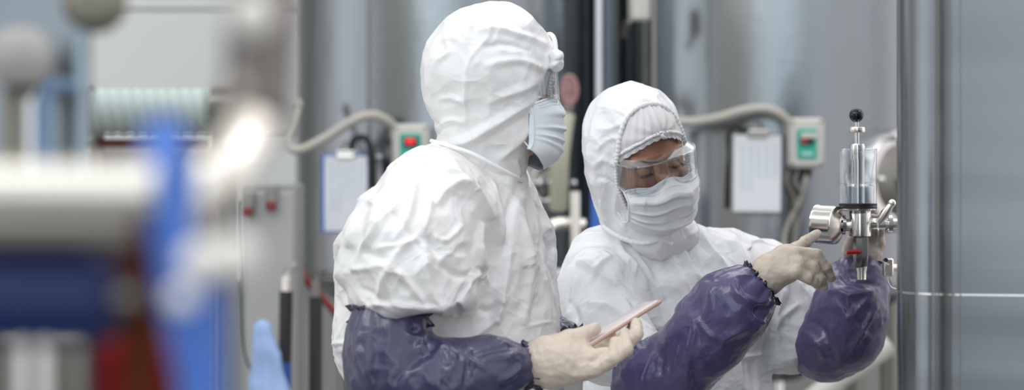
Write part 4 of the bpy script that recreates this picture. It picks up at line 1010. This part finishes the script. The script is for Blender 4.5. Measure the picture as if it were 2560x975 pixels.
MSTR = [([(1090, 515), (1109, 485), (1155, 462), (1204, 505), (1224, 550)], 11, .014, 1), ([(1208, 556), (1200, 616), (1198, 669)], 7, .010, 1),
        ([(1037, 446), (1034, 488), (1021, 544), (985, 610)], 8, .010, 1), ([(1001, 500), (968, 544), (939, 583), (899, 626), (880, 680)], 10, .012, 1),
        ([(1048, 593), (1004, 623), (981, 662), (968, 700), (935, 780)], 9, .012, 1), ([(1044, 595), (998, 614), (945, 625)], 6, .006, 1),
        ([(903, 628), (981, 654)], 9, -.008, 1), ([(873, 676), (920, 670), (978, 664)], 7, .006, 1), ([(925, 508), (905, 535), (893, 600), (872, 680)], 17, -.010, 0),
        ([(915, 520), (885, 570), (863, 620)], 7, .007, 1), ([(1068, 588), (1103, 645)], 10, -.012, 1), ([(1060, 610), (1064, 675), (1080, 736), (1120, 786)], 13, .010, 1),
        ([(1202, 610), (1199, 675), (1177, 711), (1148, 790)], 7, .011, 1), ([(1199, 675), (1222, 712)], 5, .006, 1), ([(1264, 600), (1257, 711), (1240, 812)], 10, .010, 1),
        ([(1300, 480), (1315, 620), (1322, 730), (1315, 815)], 12, .008, 0), ([(1184, 690), (1142, 785)], 9, -.014, 1), ([(1193, 768), (1220, 780), (1246, 755)], 8, -.008, 1),
        ([(1148, 862), (1188, 838), (1245, 798)], 9, .008, 1), ([(1319, 817), (1390, 802)], 3, .003, 1), ([(1230, 440), (1240, 520), (1250, 610)], 9, .008, 1),
        ([(1150, 490), (1140, 560), (1150, 640)], 26, -.008, 0), ([(1095, 400), (1040, 420), (990, 450)], 10, .006, 1), ([(1100, 425), (1150, 440), (1190, 480)], 8, .008, 1),
        ([(1065, 640), (1000, 560), (970, 520)], 8, -.006, 1), ([(1100, 660), (1150, 690), (1190, 680)], 8, -.007, 1), ([(985, 670), (1030, 720), (1060, 760)], 8, .007, 1),
        ([(838, 620), (850, 700), (838, 780), (842, 860)], 8, .006, 1), ([(830, 860), (870, 856)], 5, .005, 1), ([(1160, 560), (1120, 600), (1085, 590)], 7, .006, 1),
        ([(1080, 480), (1070, 540), (1052, 592)], 6, .007, 1), ([(1290, 470), (1262, 560), (1255, 640)], 9, -.007, 0), ([(1340, 620), (1362, 720), (1384, 800)], 9, .005, 0),
        ([(905, 770), (960, 758), (1040, 768), (1110, 778)], 8, .006, 1), ([(890, 720), (940, 735), (1000, 770)], 7, -.005, 1)]
D = D+fold(V, N, MSTR)
V = V+N*D[:, None]; V = smooth_field(V, Q, 1, .12)
cov = finish('coverall', V, Q, M_SUIT, man)

MHs = [(6, 1228, 1262, 3.31, .02), (14, 1188, 1296, 3.31, .045), (30, 1150, 1325, 3.31, .07), (60, 1114, 1356, 3.31, .09), (95, 1092, 1384, 3.31, .102), (130, 1080, 1396, 3.31, .106), (180, 1068, 1392, 3.31, .108),
       (230, 1061, 1372, 3.31, .105), (270, 1064, 1352, 3.31, .10), (300, 1076, 1345, 3.31, .097), (335, 1086, 1340, 3.31, .093), (370, 1087, 1336, 3.32, .09), (410, 1092, 1326, 3.33, .09), (450, 1105, 1314, 3.34, .09), (500, 1130, 1300, 3.35, .09)]
def face_cone(l, r0, r1, y0, zc, k):      # the hood drawn in towards its elastic edge
    q = np.sqrt((l.X/r0)**2+((l.Z-zc)/r1)**2); return (q-1-(l.Y-y0)*k)*r0*.55
def man_hood_outer(g):
    l = local(g, HM, RM); f = smin(loft(g, MHs, 2.2, .01), ellip(l, (0, .018, .028), (.088, .104, .097)), .02)
    return smax(f, np.where(l.Z > -.13, face_cone(l, .068, .122, -.078, .0, 12), -1), .012)
yrM = lambda z, x: -.078-.30*np.maximum(z-.0, 0)+.10*np.minimum(z+.03, 0)-.15*np.maximum(-z-.1, 0)
def man_hood(g):
    f = man_hood_outer(g); l = local(g, HM, RM)
    cut = -(l.Y-yrM(l.Z, l.X)); f = np.maximum(f, np.where(l.Z > -.118, cut, -1))
    return smax(f, -ellip(l, (0, -.115, -.010), (.060, .055, .088)), .006)
g = Grid((-.17, 3.17, 1.44), (.10, 3.45, 1.59), .003); g = Grid((-.17, 3.17, 1.44), (.10, 3.46, 1.82), .003)
F_ = man_hood(g); V, Q = nets(F_, g.ax); V = smooth_field(V, Q, 2)
D, N = crump(V, Q, .009, .004, .0012, seed=31, s1=.08, s2=.04, s3=.02)
D = D+fold(V, N, [([(1390, 130), (1330, 95), (1250, 70), (1190, 80)], 8, .006, 1), ([(1370, 180), (1300, 150), (1210, 165)], 9, .006, 1), ([(1350, 205), (1280, 235), (1215, 260)], 10, .005, 1),
      ([(1345, 240), (1260, 300), (1170, 350), (1120, 362)], 12, .009, 1), ([(1332, 300), (1290, 360), (1240, 400)], 9, .006, 1), ([(1230, 20), (1222, 90), (1168, 170), (1167, 340)], 4, .004, 1),
      ([(1095, 250), (1130, 245), (1165, 260)], 6, .005, 1), ([(1075, 300), (1100, 320), (1080, 345)], 7, -.006, 1), ([(1090, 320), (1130, 300), (1165, 310)], 7, .006, 1),
      ([(1110, 90), (1120, 130), (1085, 160), (1080, 240)], 6, .004, 1), ([(1330, 130), (1270, 110), (1200, 120)], 7, -.005, 1), ([(1290, 400), (1300, 430), (1290, 460)], 6, .005, 1)])
V = V+N*D[:, None]; V = smooth_field(V, Q, 1, .12)
hood = finish('hood', V, Q, M_SUIT, man)
rim_tube(hood, man_hood_outer, HM, RM, yrM, M_TRIM)
b = MB(); b.tube(spline([W(1078, 352, 3.27), W(1120, 364, 3.225), W(1180, 384, 3.21), W(1236, 414, 3.215), W(1288, 442, 3.24), W(1306, 452, 3.29)], 10), .0035, 8); b.build('neck_seam', M_TRIM, cov)
Lm = head_gear(man, HM, RM, None, skin=M_SKIN2, maskm=M_MASK, sc=.95, thm=1.52, mz=1.17)
hair_cap(man, Lm, seed=3, knot=False)
# bunched cap puffing out over the brow
cpf = W(1390, 148, 3.27); g = Grid(cpf-.04, cpf+.04, .0016); f = ellip(g, cpf+np.array([0, 0, .004]), (.0125, .022, .013)); f = smin(f, ellip(g, cpf+np.array([.000, .0, -.010]), (.0115, .02, .010)), .006)
V, Q = nets(f, g.ax); D, N = crump(V, Q, 0, .006, .003, seed=8, s2=.022, s3=.011); V = V+N*D[:, None]; finish('cap_puff', V, Q, M_TRIM, man)


def body_of(par, H, R, torso, limbs, skin, h=.012, sc=1.0):
    g = Grid((torso[0]-.40, torso[1]-.40, .02), (torso[0]+.42, torso[1]+.40, H[2]+.16), h, [(np.array(H)-.14, np.array(H)+.14, .0026)])
    l = local(g, H, R); l.X = l.X/sc; l.Y = l.Y/sc; l.Z = l.Z/sc; f = head_sdf(l)*sc
    for c in limbs: f = smin(f, chain(g, c, .03), .03)
    V, Q = nets(f, g.ax); V = smooth_field(V, Q, 1)
    return finish('body', V, Q, skin, par)
def eyes(par, L, skin, droop=.62):
    white = mat('eye_white', (.75, .72, .7), .2); iris = mat('dark_iris', (.03, .015, .01), .1)
    for s in (-1, 1):
        c = np.array([s*.0315, -.0722, -.0005]); b = MB(); V = []
        gz = np.array([s*.02+.10, -.86, -.52]); gz /= np.linalg.norm(gz)
        b.lathe([(.0122*math.sin(t), .0122*math.cos(t)) for t in np.linspace(.42, math.pi, 16)], L(c), tuple(np.array(L(c+gz*.01))-np.array(L(c))), 24, caps=False)
        e = b.build('eye', white, par)
        b = MB(); b.lathe([(.0122*math.sin(t)+1e-5, .0122*math.cos(t)+.0002) for t in np.linspace(.44, .0, 8)], L(c), tuple(np.array(L(c+gz*.01))-np.array(L(c))), 24, caps=False); b.build('iris', iris, e)
        # lids: spherical caps above and below the opening
        for up in (1, -1):
            V = []; n1, n2 = 20, 9
            for i in range(n1+1):
                a = -1.6+3.2*i/n1
                for j in range(n2+1):
                    edge = (-.10-.26*math.cos(a*1.1)*droop) if up > 0 else (-.34-.12*math.cos(a*1.1))
                    el = edge+(1.25*up-edge)*j/n2
                    rr = .0138 if j else .0132
                    V.append(L(c+rr*np.array([math.sin(a)*math.cos(el), -math.cos(a)*math.cos(el), math.sin(el)])))
            F = [(i*(n2+1)+j, (i+1)*(n2+1)+j, (i+1)*(n2+1)+j+1, i*(n2+1)+j+1) for i in range(n1) for j in range(n2)]
            b = MB(); b.add(V, F); lid = b.build('eyelid', skin, par)
            if up > 0:
                la = MB()
                for i in range(2, n1-1):
                    for q in (0, .5):
                        a = -1.1+2.2*(i+q)/n1; el = -.10-.26*math.cos(a*1.1)*droop
                        d = np.array([math.sin(a)*math.cos(el), -math.cos(a)*math.cos(el), math.sin(el)])
                        la.tube([L(c+.0134*d), L(c+.0134*d+np.array([d[0]*.003, -.004, -.0016])), L(c+.0134*d+np.array([d[0]*.0065+s*.001, -.007, -.001]))], [.00028, .0002, .0001], 5)
                la.build('eyelashes', M_HAIR, lid)
        br = MB()
        for k in range(46):
            t = k/45; x = s*(.012+.038*t); z = .0185+.0055*math.sin(t*math.pi*.75)+.0012*((k*7) % 5-2)/2; y = -.0955+.021*t**2.0+.001
            br.tube([L((x, y, z)), L((x+s*.004, y-.0005, z+.0022*(1-t)))], [.0006, .0002], 4)
        br.build('eyebrow', M_HAIR, par)

zc = lambda z: z
mx, my = man.location.x, man.location.y
def legs(x, y, yaw, w=.09):
    c, s = math.cos(yaw), math.sin(yaw); out = []
    for q in (-1, 1):
        ox, oy = q*w*c, q*w*s; fx, fy = math.sin(yaw), -math.cos(yaw)
        out.append([((x+ox, y+oy, .92), .085), ((x+ox*1.05, y+oy*1.05, .50), .055), ((x+ox*1.1, y+oy*1.1, .10), .042), ((x+ox*1.1+fx*.12, y+oy*1.1+fy*.12, .06), .035)])
    return out
ym = math.radians(108)
pants_def = []
body_of(man, HM, RM, (mx, my), [[(HM+np.array([-.01, .01, -.06]), .055), ((mx+.03, my, 1.42), .06), ((mx-.02, my, 1.30), .12), ((mx, my, 1.05), .12), ((mx, my, .94), .13)],
        [((mx-.01, my-.13, 1.38), .05), (W(975, 800, 3.09), .03), (W(985, 900, 3.08), .034), (W(1120, 938, 3.07), .034), (W(1335, 915, 3.10), .026)],
        [((mx+.04, my+.14, 1.38), .05), (W(1300, 850, 3.54), .042), (W(1440, 885, 3.36), .026)]]+legs(mx, my, ym), M_SKIN2, sc=1.0)
eyes(man, Lm, M_SKIN2, .3)
def trousers(par, x, y, yaw, rx, ry, top, m, w=.09):
    g = Grid((x-.34, y-.34, .09), (x+.34, y+.34, top+.03), .011); c, s = math.cos(yaw), math.sin(yaw)
    f = rcone(g, (x, y, top-.02), max(rx, ry)*.80, (x, y, .92), .16)
    f = smin(f, ellip(g, (x, y, .98), (rx, ry, .26)), .06)
    for q in (-1, 1): f = smin(f, chain(g, [((x+q*w*c, y+q*w*s, .88), .115), ((x+q*w*1.1*c, y+q*w*1.1*s, .5), .095), ((x+q*w*1.15*c, y+q*w*1.15*s, .14), .085)], .03), .03)
    f = np.maximum(f, g.Z-top)
    V, Q = nets(f, g.ax); V = smooth_field(V, Q, 2); D, N = crump(V, Q, .02, .008, 0, seed=50); V = V+N*D[:, None]
    finish('coverall_legs', V, Q, m, par)
    for q in (-1, 1):
        b = MB(); fx, fy = math.sin(yaw), -math.cos(yaw); cx, cy = x+q*w*1.12*c, y+q*w*1.12*s
        Rz = np.array(Matrix.Rotation(yaw, 3, 'Z')); g = Grid((cx-.24, cy-.24, .0), (cx+.24, cy+.24, .22), .008)
        f = smin(rcone(g, (cx-fx*.05, cy-fy*.05, .05), .046, (cx+fx*.15, cy+fy*.15, .04), .042), rcone(g, (cx, cy, .06), .05, (cx, cy, .18), .055), .03)
        f = np.maximum(f, .004-g.Z); V, Q = nets(f, g.ax); finish('boot', V, Q, M_BOOT, par)
trousers(man, mx, my, ym, .185, .17, 1.09, M_SUIT)

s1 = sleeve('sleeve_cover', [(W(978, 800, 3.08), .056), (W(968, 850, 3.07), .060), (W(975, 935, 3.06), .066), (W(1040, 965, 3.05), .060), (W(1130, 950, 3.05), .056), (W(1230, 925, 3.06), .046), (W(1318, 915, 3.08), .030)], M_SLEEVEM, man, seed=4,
            a=(.004, .0055, .0016), cuffs=[(W(1330, 915, 3.085), (1, .0, .06), .0345), (W(976, 789, 3.085), (.05, .05, 1), .058)],
            strokes=[([(1100, 860), (1040, 900), (980, 960)], 12, -.009, 1), ([(1085, 890), (1110, 865), (1135, 900), (1105, 960)], 7, .008, 1), ([(1110, 868), (1120, 905), (1135, 900)], 5, -.006, 1), ([(1165, 865), (1180, 900), (1215, 925)], 6, .007, 1),
                     ([(1178, 880), (1160, 975)], 8, -.008, 1), ([(1185, 893), (1230, 875), (1290, 868)], 7, -.006, 1), ([(1200, 905), (1250, 890), (1300, 905)], 9, .006, 1), ([(1030, 825), (1050, 832)], 7, -.010, 1), ([(1015, 838), (1055, 845)], 5, .006, 1), ([(1060, 830), (1052, 870), (1075, 880)], 6, .008, 1),
                     ([(885, 830), (900, 900), (930, 975)], 10, .006, 1), ([(1240, 960), (1290, 930), (1320, 890)], 8, .006, 1)])
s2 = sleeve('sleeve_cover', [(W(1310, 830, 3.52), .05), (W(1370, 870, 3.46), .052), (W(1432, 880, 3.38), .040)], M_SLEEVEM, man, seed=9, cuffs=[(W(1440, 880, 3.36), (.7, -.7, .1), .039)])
# right hand: back of the hand to the camera, thumb on the phone, fingers beneath it
hand('glove', [(W(1322, 917, 3.085), .028), (W(1360, 908, 3.08), .031), (W(1405, 900, 3.075), .036), (W(1375, 890, 3.075), .032), (W(1445, 880, 3.075), .022), (W(1380, 925, 3.07), .030), (W(1450, 920, 3.065), .022), (W(1395, 900, 3.07), .03), (W(1455, 900, 3.07), .024)],
     [[(W(1372, 880, 3.075), .020), (W(1425, 848, 3.075), .0155), (W(1462, 834, 3.08), .0115), (W(1487, 822, 3.085), .0105)],
      [(W(1445, 888, 3.065), .016), (W(1480, 892, 3.055), .0115), (W(1513, 884, 3.055), .0100)],
      [(W(1440, 925, 3.06), .0175), (W(1488, 922, 3.05), .0125), (W(1535, 892, 3.045), .0112), (W(1539, 855, 3.06), .0098)],
      [(W(1440, 915, 3.07), .016), (W(1515, 908, 3.055), .0122), (W(1566, 872, 3.05), .0110), (W(1562, 834, 3.07), .0095)],
      [(W(1440, 900, 3.09), .016), (W(1545, 885, 3.075), .0120), (W(1592, 836, 3.07), .0105), (W(1590, 810, 3.09), .0092)]], M_GLOVE, man)
# left hand behind, steadying the phone from underneath
hand('glove', [(W(1440, 885, 3.37), .026), (W(1470, 890, 3.30), .028), (W(1500, 885, 3.24), .030), (W(1500, 885, 3.24), .026), (W(1530, 865, 3.20), .02)],
     [[(W(1490, 870, 3.26), .014), (W(1515, 850, 3.22), .011), (W(1525, 835, 3.19), .009)]]+
     [[(W(1515+8*k, 885-8*k, 3.22), .013), (W(1530+14*k, 890-18*k, 3.17), .010), (W(1535+15*k, 880-20*k, 3.14), .009)] for k in range(4)], M_GLOVE, man)
# phone
A_ = W(1468, 871, 3.062); B_ = W(1660, 750, 3.125); ex = (B_-A_); lx = np.linalg.norm(ex); ex /= lx
ew = np.array([-.010, .066, .001]); ew -= ex*(ew@ex); lw = .070; ew /= np.linalg.norm(ew); en = np.cross(ex, ew)
phone = empty('smartphone', A_, 'smartphone in pinkish case held in a gloved hand', 'phone')
Rp = np.stack([ex, ew, en], 1); cp_ = A_+ex*lx/2+ew*lw/2
def rslab(mb, c, R_, lx, lw, th, r, bev):
    out = []
    for (sx, sy) in ((1, 1), (-1, 1), (-1, -1), (1, -1)):
        a0 = {(1, 1): 0, (-1, 1): 90, (-1, -1): 180, (1, -1): 270}[(sx, sy)]
        for k in range(7):
            a = math.radians(a0+15*k); out.append((sx*(lx/2-r)+r*math.cos(a), sy*(lw/2-r)+r*math.sin(a)))
    n = len(out); V = []
    for (ins, z) in ((bev, -th/2), (0, -th/2+bev), (0, th/2-bev), (bev, th/2)):
        for (x, y) in out:
            V.append(c+R_@np.array([x*(1-2*ins/lx), y*(1-2*ins/lw), z]))
    F = [(j*n+i, j*n+(i+1) % n, (j+1)*n+(i+1) % n, (j+1)*n+i) for j in range(3) for i in range(n)]
    F += [tuple(range(n))[::-1], tuple(3*n+i for i in range(n))]
    mb.add(V, F)
b = MB(); rslab(b, cp_, Rp, lx, lw, .0050, .009, .0018); b.build('case', mat('copper_pink_plastic', (.48, .30, .23), .4), phone)
b = MB(); rslab(b, cp_+en*.0030, Rp, lx-.010, lw-.006, .0014, .008, .0004); b.build('screen', mat('pale_screen_glass', (.78, .68, .68), .15), phone)

# ---- the woman at the right, facing the valve
wom = empty('person', (W(1690, 487, 3.86)[0], 3.86, 0), 'shorter person in white hooded coverall, clear goggles and mask, reaching towards the valve', 'person')
RW = frame(30, -20*-1, -17); RW = frame(28, 20, -17)
EYE = W(1652, 419, 3.66); HW = EYE-RW@np.array([0, -.083, 0])
WT = [(548, 1575, 1715, 3.84, .07), (575, 1512, 1790, 3.85, .10), (600, 1488, 1862, 3.86, .115), (640, 1468, 1905, 3.86, .13), (690, 1450, 1930, 3.86, .14), (740, 1445, 1935, 3.86, .145),
      (800, 1450, 1925, 3.86, .145), (850, 1455, 1915, 3.86, .14), (885, 1462, 1910, 3.86, .132), (900, 1465, 1912, 3.86, .134), (975, 1460, 1925, 3.86, .14), (1120, 1455, 1930, 3.86, .15)]
def wom_suit(g):
    f = loft(g, WT)
    a = chain(g, [(W(1520, 650, 3.80), .07), (W(1500, 740, 3.74), .078), (W(1520, 850, 3.66), .075), (W(1590, 905, 3.60), .062)], .03)
    b = chain(g, [(W(1820, 640, 3.88), .055), (W(1900, 700, 3.90), .072), (W(1965, 790, 3.90), .070), (W(1985, 840, 3.88), .066), (W(1975, 880, 3.87), .040)], .03)
    return smin(smin(f, a, .04), b, .035)
g = Grid((.06, 3.50, 1.07), (.62, 4.06, 1.46), .0028)
F_ = wom_suit(g); V, Q = nets(F_, g.ax); V = smooth_field(V, Q, 2)
D, N = crump(V, Q, .013, .006, .0016, seed=72)
WSTR = [([(1441, 660), (1466, 662), (1511, 695), (1555, 721), (1612, 775)], 8, .013, 1), ([(1544, 595), (1562, 632), (1599, 688), (1621, 724)], 7, .009, 1), ([(1588, 632), (1621, 688), (1660, 750)], 6, .009, 1),
        ([(1665, 590), (1695, 669), (1735, 750)], 8, .009, 1), ([(1426, 750), (1450, 810)], 8, -.009, 1), ([(1727, 557), (1779, 617), (1842, 690)], 8, .010, 1), ([(1689, 583), (1723, 648), (1750, 700)], 7, .008, 1),
        ([(1813, 579), (1844, 617), (1864, 680)], 7, .008, 1), ([(1831, 898), (1912, 885)], 4, .006, 1), ([(1480, 720), (1500, 690), (1550, 740)], 8, -.006, 1), ([(1470, 760), (1520, 770), (1580, 800)], 9, .006, 1),
        ([(1620, 700), (1660, 790), (1690, 870)], 10, -.007, 1), ([(1560, 740), (1580, 790), (1640, 830)], 8, .007, 1), ([(1960, 720), (1940, 800), (1960, 880)], 9, .008, 1), ([(2000, 760), (1960, 790), (1930, 830)], 8, .007, 1),
        ([(1900, 700), (1930, 760), (1925, 840)], 10, -.008, 1), ([(1850, 900), (1860, 975)], 6, .007, 1), ([(1880, 895), (1895, 975)], 6, -.006, 1), ([(1440, 690), (1430, 760), (1415, 800)], 6, .006, 1), ([(1760, 700), (1720, 620), (1700, 590)], 9, -.006, 0),
        ([(1530, 640), (1500, 660), (1480, 700)], 6, .005, 1), ([(1790, 580), (1810, 640), (1850, 700)], 9, -.006, 1)]
D = D+fold(V, N, WSTR); V = V+N*D[:, None]; V = smooth_field(V, Q, 1, .12)
covw = finish('coverall', V, Q, M_SUIT2, wom)
WHs = [(237, 1592, 1638, 3.74, .02), (245, 1562, 1652, 3.74, .05), (257, 1520, 1664, 3.74, .075), (268, 1490, 1674, 3.74, .09), (300, 1482, 1700, 3.73, .105), (340, 1470, 1716, 3.72, .112), (380, 1462, 1722, 3.72, .115), (430, 1464, 1727, 3.72, .115), (480, 1478, 1732, 3.72, .112),
       (520, 1490, 1733, 3.73, .105), (550, 1500, 1731, 3.75, .10), (580, 1510, 1735, 3.79, .105), (610, 1545, 1730, 3.86, .07), (650, 1600, 1700, 3.90, .03)]
def wom_hood_outer(g):
    l = local(g, HW, RW); f = smin(loft(g, WHs, 2.2, .01), ellip(l, (0, .018, .028), (.090, .106, .100)), .02)
    return smax(f, np.where(l.Z > -.14, face_cone(l, .070, .118, -.050, -.012, 12), -1), .012)
yrW = lambda z, x: -.046+.08*np.maximum(z-.04, 0)-.10*np.maximum(-z-.03, 0)+0*x
def wom_hood(g):
    f = wom_hood_outer(g); l = local(g, HW, RW)
    cut = -(l.Y-yrW(l.Z, l.X)); f = np.maximum(f, np.where(l.Z > -.145, cut, -1))
    f = smax(f, -ellip(l, (0, -.105, -.010), (.066, .075, .110)), .006)
    bib = chain(g, [(W(1648, 590, 3.735), .045), (W(1700, 592, 3.76), .032), (W(1712, 640, 3.84), .02)], .02)
    bib = smin(bib, rcone(g, W(1600, 560, 3.735), .032, W(1630, 625, 3.83), .02), .03)
    return smin(f, bib, .025)
g = Grid((.12, 3.58, 1.32), (.36, 3.93, 1.69), .0028)
F_ = wom_hood(g); V, Q = nets(F_, g.ax); V = smooth_field(V, Q, 2)
D, N = crump(V, Q, .006, .004, .0013, seed=91, s1=.07, s2=.035, s3=.017)
D = D+fold(V, N, [([(1490, 266), (1530, 272), (1560, 285), (1590, 303)], 3.5, .0035, 1), ([(1555, 345), (1520, 350), (1485, 380)], 7, .004, 1), ([(1545, 420), (1510, 400), (1480, 420)], 7, .004, 1), ([(1500, 500), (1520, 560), (1570, 600)], 9, .006, 1),
     ([(1545, 470), (1540, 530), (1570, 580)], 8, .005, 1), ([(1610, 545), (1650, 590)], 7, .006, 1), ([(1600, 250), (1640, 262), (1670, 290)], 7, .004, 1), ([(1490, 440), (1530, 455), (1550, 480)], 6, -.004, 1), ([(1485, 320), (1530, 320), (1570, 300)], 7, .004, 1)])
V = V+N*D[:, None]; V = smooth_field(V, Q, 1, .12)
hoodw = finish('hood', V, Q, M_SUIT2, wom)
rt, rimp = rim_tube(hoodw, wom_hood_outer, HW, RW, yrW, M_TRIM)
b = MB(); b.tube(spline([W(1508, 566, 3.74), W(1535, 585, 3.715), W(1566, 600, 3.70), W(1607, 609, 3.69), W(1651, 602, 3.695), W(1680, 610, 3.70)], 12), [.0045*(1+.12*math.sin(i*1.6)) for i in range(61)], 8); b.build('neck_elastic', M_TRIM, covw)
Lw = head_gear(wom, HW, RW, None, maskm=M_MASKW, sc=1.04, thm=1.13)
hair_cap(wom, Lw, seed=1)
wx, wy = wom.location.x, wom.location.y
body_of(wom, HW, RW, (wx, wy), [[(HW+np.array([.01, .02, -.06]), .05), ((wx-.02, wy-.02, 1.36), .05), ((wx, wy, 1.26), .10), ((wx, wy, 1.05), .10), ((wx, wy, .92), .12)],
        [((wx-.14, wy-.02, 1.33), .045), (W(1560, 900, 3.62), .038), (W(1650, 900, 3.55), .036), (W(1885, 715, 3.50), .024)],
        [((wx+.14, wy, 1.33), .045), (W(2040, 860, 3.87), .038), (W(2152, 690, 3.84), .024)]]+legs(wx, wy, math.radians(20), .08), M_SKIN, sc=1.04)
eyes(wom, Lw, M_SKIN)
trousers(wom, wx, wy, math.radians(20), .18, .15, 1.10, M_SUIT2, .08)
sleeve('sleeve_cover', [(W(1612, 905, 3.58), .052), (W(1622, 950, 3.56), .060), (W(1690, 925, 3.54), .064), (W(1770, 835, 3.50), .066), (W(1835, 765, 3.48), .064), (W(1880, 728, 3.49), .042)], M_SLEEVE, wom, seed=14, a=(.006, .006, .0018),
       cuffs=[(W(1893, 717, 3.49), (.78, .0, .62), .041), (W(1604, 885, 3.585), (.1, .1, 1), .05)],
       strokes=[([(1725, 785), (1737, 820), (1722, 900), (1722, 975)], 8, .009, 1), ([(1740, 780), (1765, 830), (1800, 850)], 6, .006, 1), ([(1790, 700), (1775, 750), (1760, 800)], 9, .006, 1), ([(1830, 690), (1850, 740), (1900, 760), (1935, 755)], 8, .010, 1),
                ([(1890, 790), (1900, 770), (1930, 765)], 9, -.010, 1), ([(1880, 800), (1920, 810)], 6, .008, 1), ([(1640, 880), (1620, 930), (1610, 960)], 7, .008, 1), ([(1660, 880), (1650, 940)], 7, -.008, 1), ([(1800, 860), (1830, 840), (1880, 820)], 10, .006, 1), ([(1700, 840), (1680, 900), (1670, 960)], 8, -.006, 1)])
sleeve('sleeve_cover', [(W(2018, 850, 3.88), .062), (W(2065, 862, 3.85), .064), (W(2112, 830, 3.82), .070), (W(2130, 760, 3.80), .066), (W(2150, 705, 3.82), .052), (W(2152, 668, 3.84), .040)], M_SLEEVE, wom, seed=21, a=(.006, .006, .0018),
       cuffs=[(W(2151, 674, 3.835), (0, .1, 1), .043), (W(2008, 850, 3.885), (1, .0, -.25), .056)],
       strokes=[([(2185, 730), (2150, 770), (2110, 800)], 6, .006, 1), ([(2195, 760), (2160, 820), (2130, 880)], 6, .007, 1), ([(2080, 740), (2120, 800), (2180, 850)], 7, .006, 1), ([(2000, 830), (2040, 850), (2060, 900)], 7, .008, 1), ([(2020, 800), (2060, 830), (2090, 900)], 7, -.007, 1), ([(2075, 640), (2120, 700), (2190, 710)], 8, -.008, 1), ([(2060, 720), (2130, 735), (2200, 725)], 8, .006, 1)])
hand('glove', [(W(1884, 720, 3.49), .025), (W(1908, 698, 3.485), .027), (W(1930, 675, 3.48), .029), (W(1920, 680, 3.48), .027), (W(1968, 636, 3.475), .019), (W(1920, 695, 3.475), .025), (W(1975, 680, 3.46), .018), (W(1920, 690, 3.47), .026), (W(1980, 658, 3.465), .019)],
     [[(W(1955, 636, 3.485), .015), (W(1975, 630, 3.485), .0125), (W(2012, 606, 3.53), .0105), (W(2043, 584, 3.60), .0085)],
      [(W(1962, 640, 3.475), .016), (W(1992, 634, 3.46), .0130), (W(2040, 638, 3.46), .0112), (W(2064, 668, 3.465), .0105), (W(2077, 694, 3.475), .0092)],
      [(W(1965, 660, 3.465), .016), (W(2000, 656, 3.45), .0125), (W(2033, 668, 3.45), .0110), (W(2050, 695, 3.455), .0100), (W(2058, 715, 3.465), .0088)],
      [(W(1960, 680, 3.455), .015), (W(1992, 680, 3.44), .0115), (W(2020, 694, 3.44), .0100), (W(2043, 710, 3.45), .0088)],
      [(W(1925, 690, 3.50), .017), (W(1965, 678, 3.525), .0125), (W(1998, 655, 3.55), .011), (W(2022, 632, 3.575), .0095)]], M_GLOVE, wom)
hand('glove', [(W(2152, 690, 3.84), .024), (W(2156, 665, 3.84), .029), (W(2160, 635, 3.84), .031), (W(2145, 650, 3.84), .024), (W(2140, 610, 3.835), .018), (W(2170, 650, 3.84), .024), (W(2188, 610, 3.835), .018)],
     [[(W(2136+19*k, 610, 3.835), .0135), (W(2140+19*k, 580, 3.83), .0115), (W(2144+19*k, 557, 3.80), .0100), (W(2146+18*k, 545, 3.765), .0088)] for k in range(4)]+
     [[(W(2135, 655, 3.825), .016), (W(2122, 625, 3.80), .0125), (W(2128, 600, 3.775), .0105)]], M_GLOVE, wom)
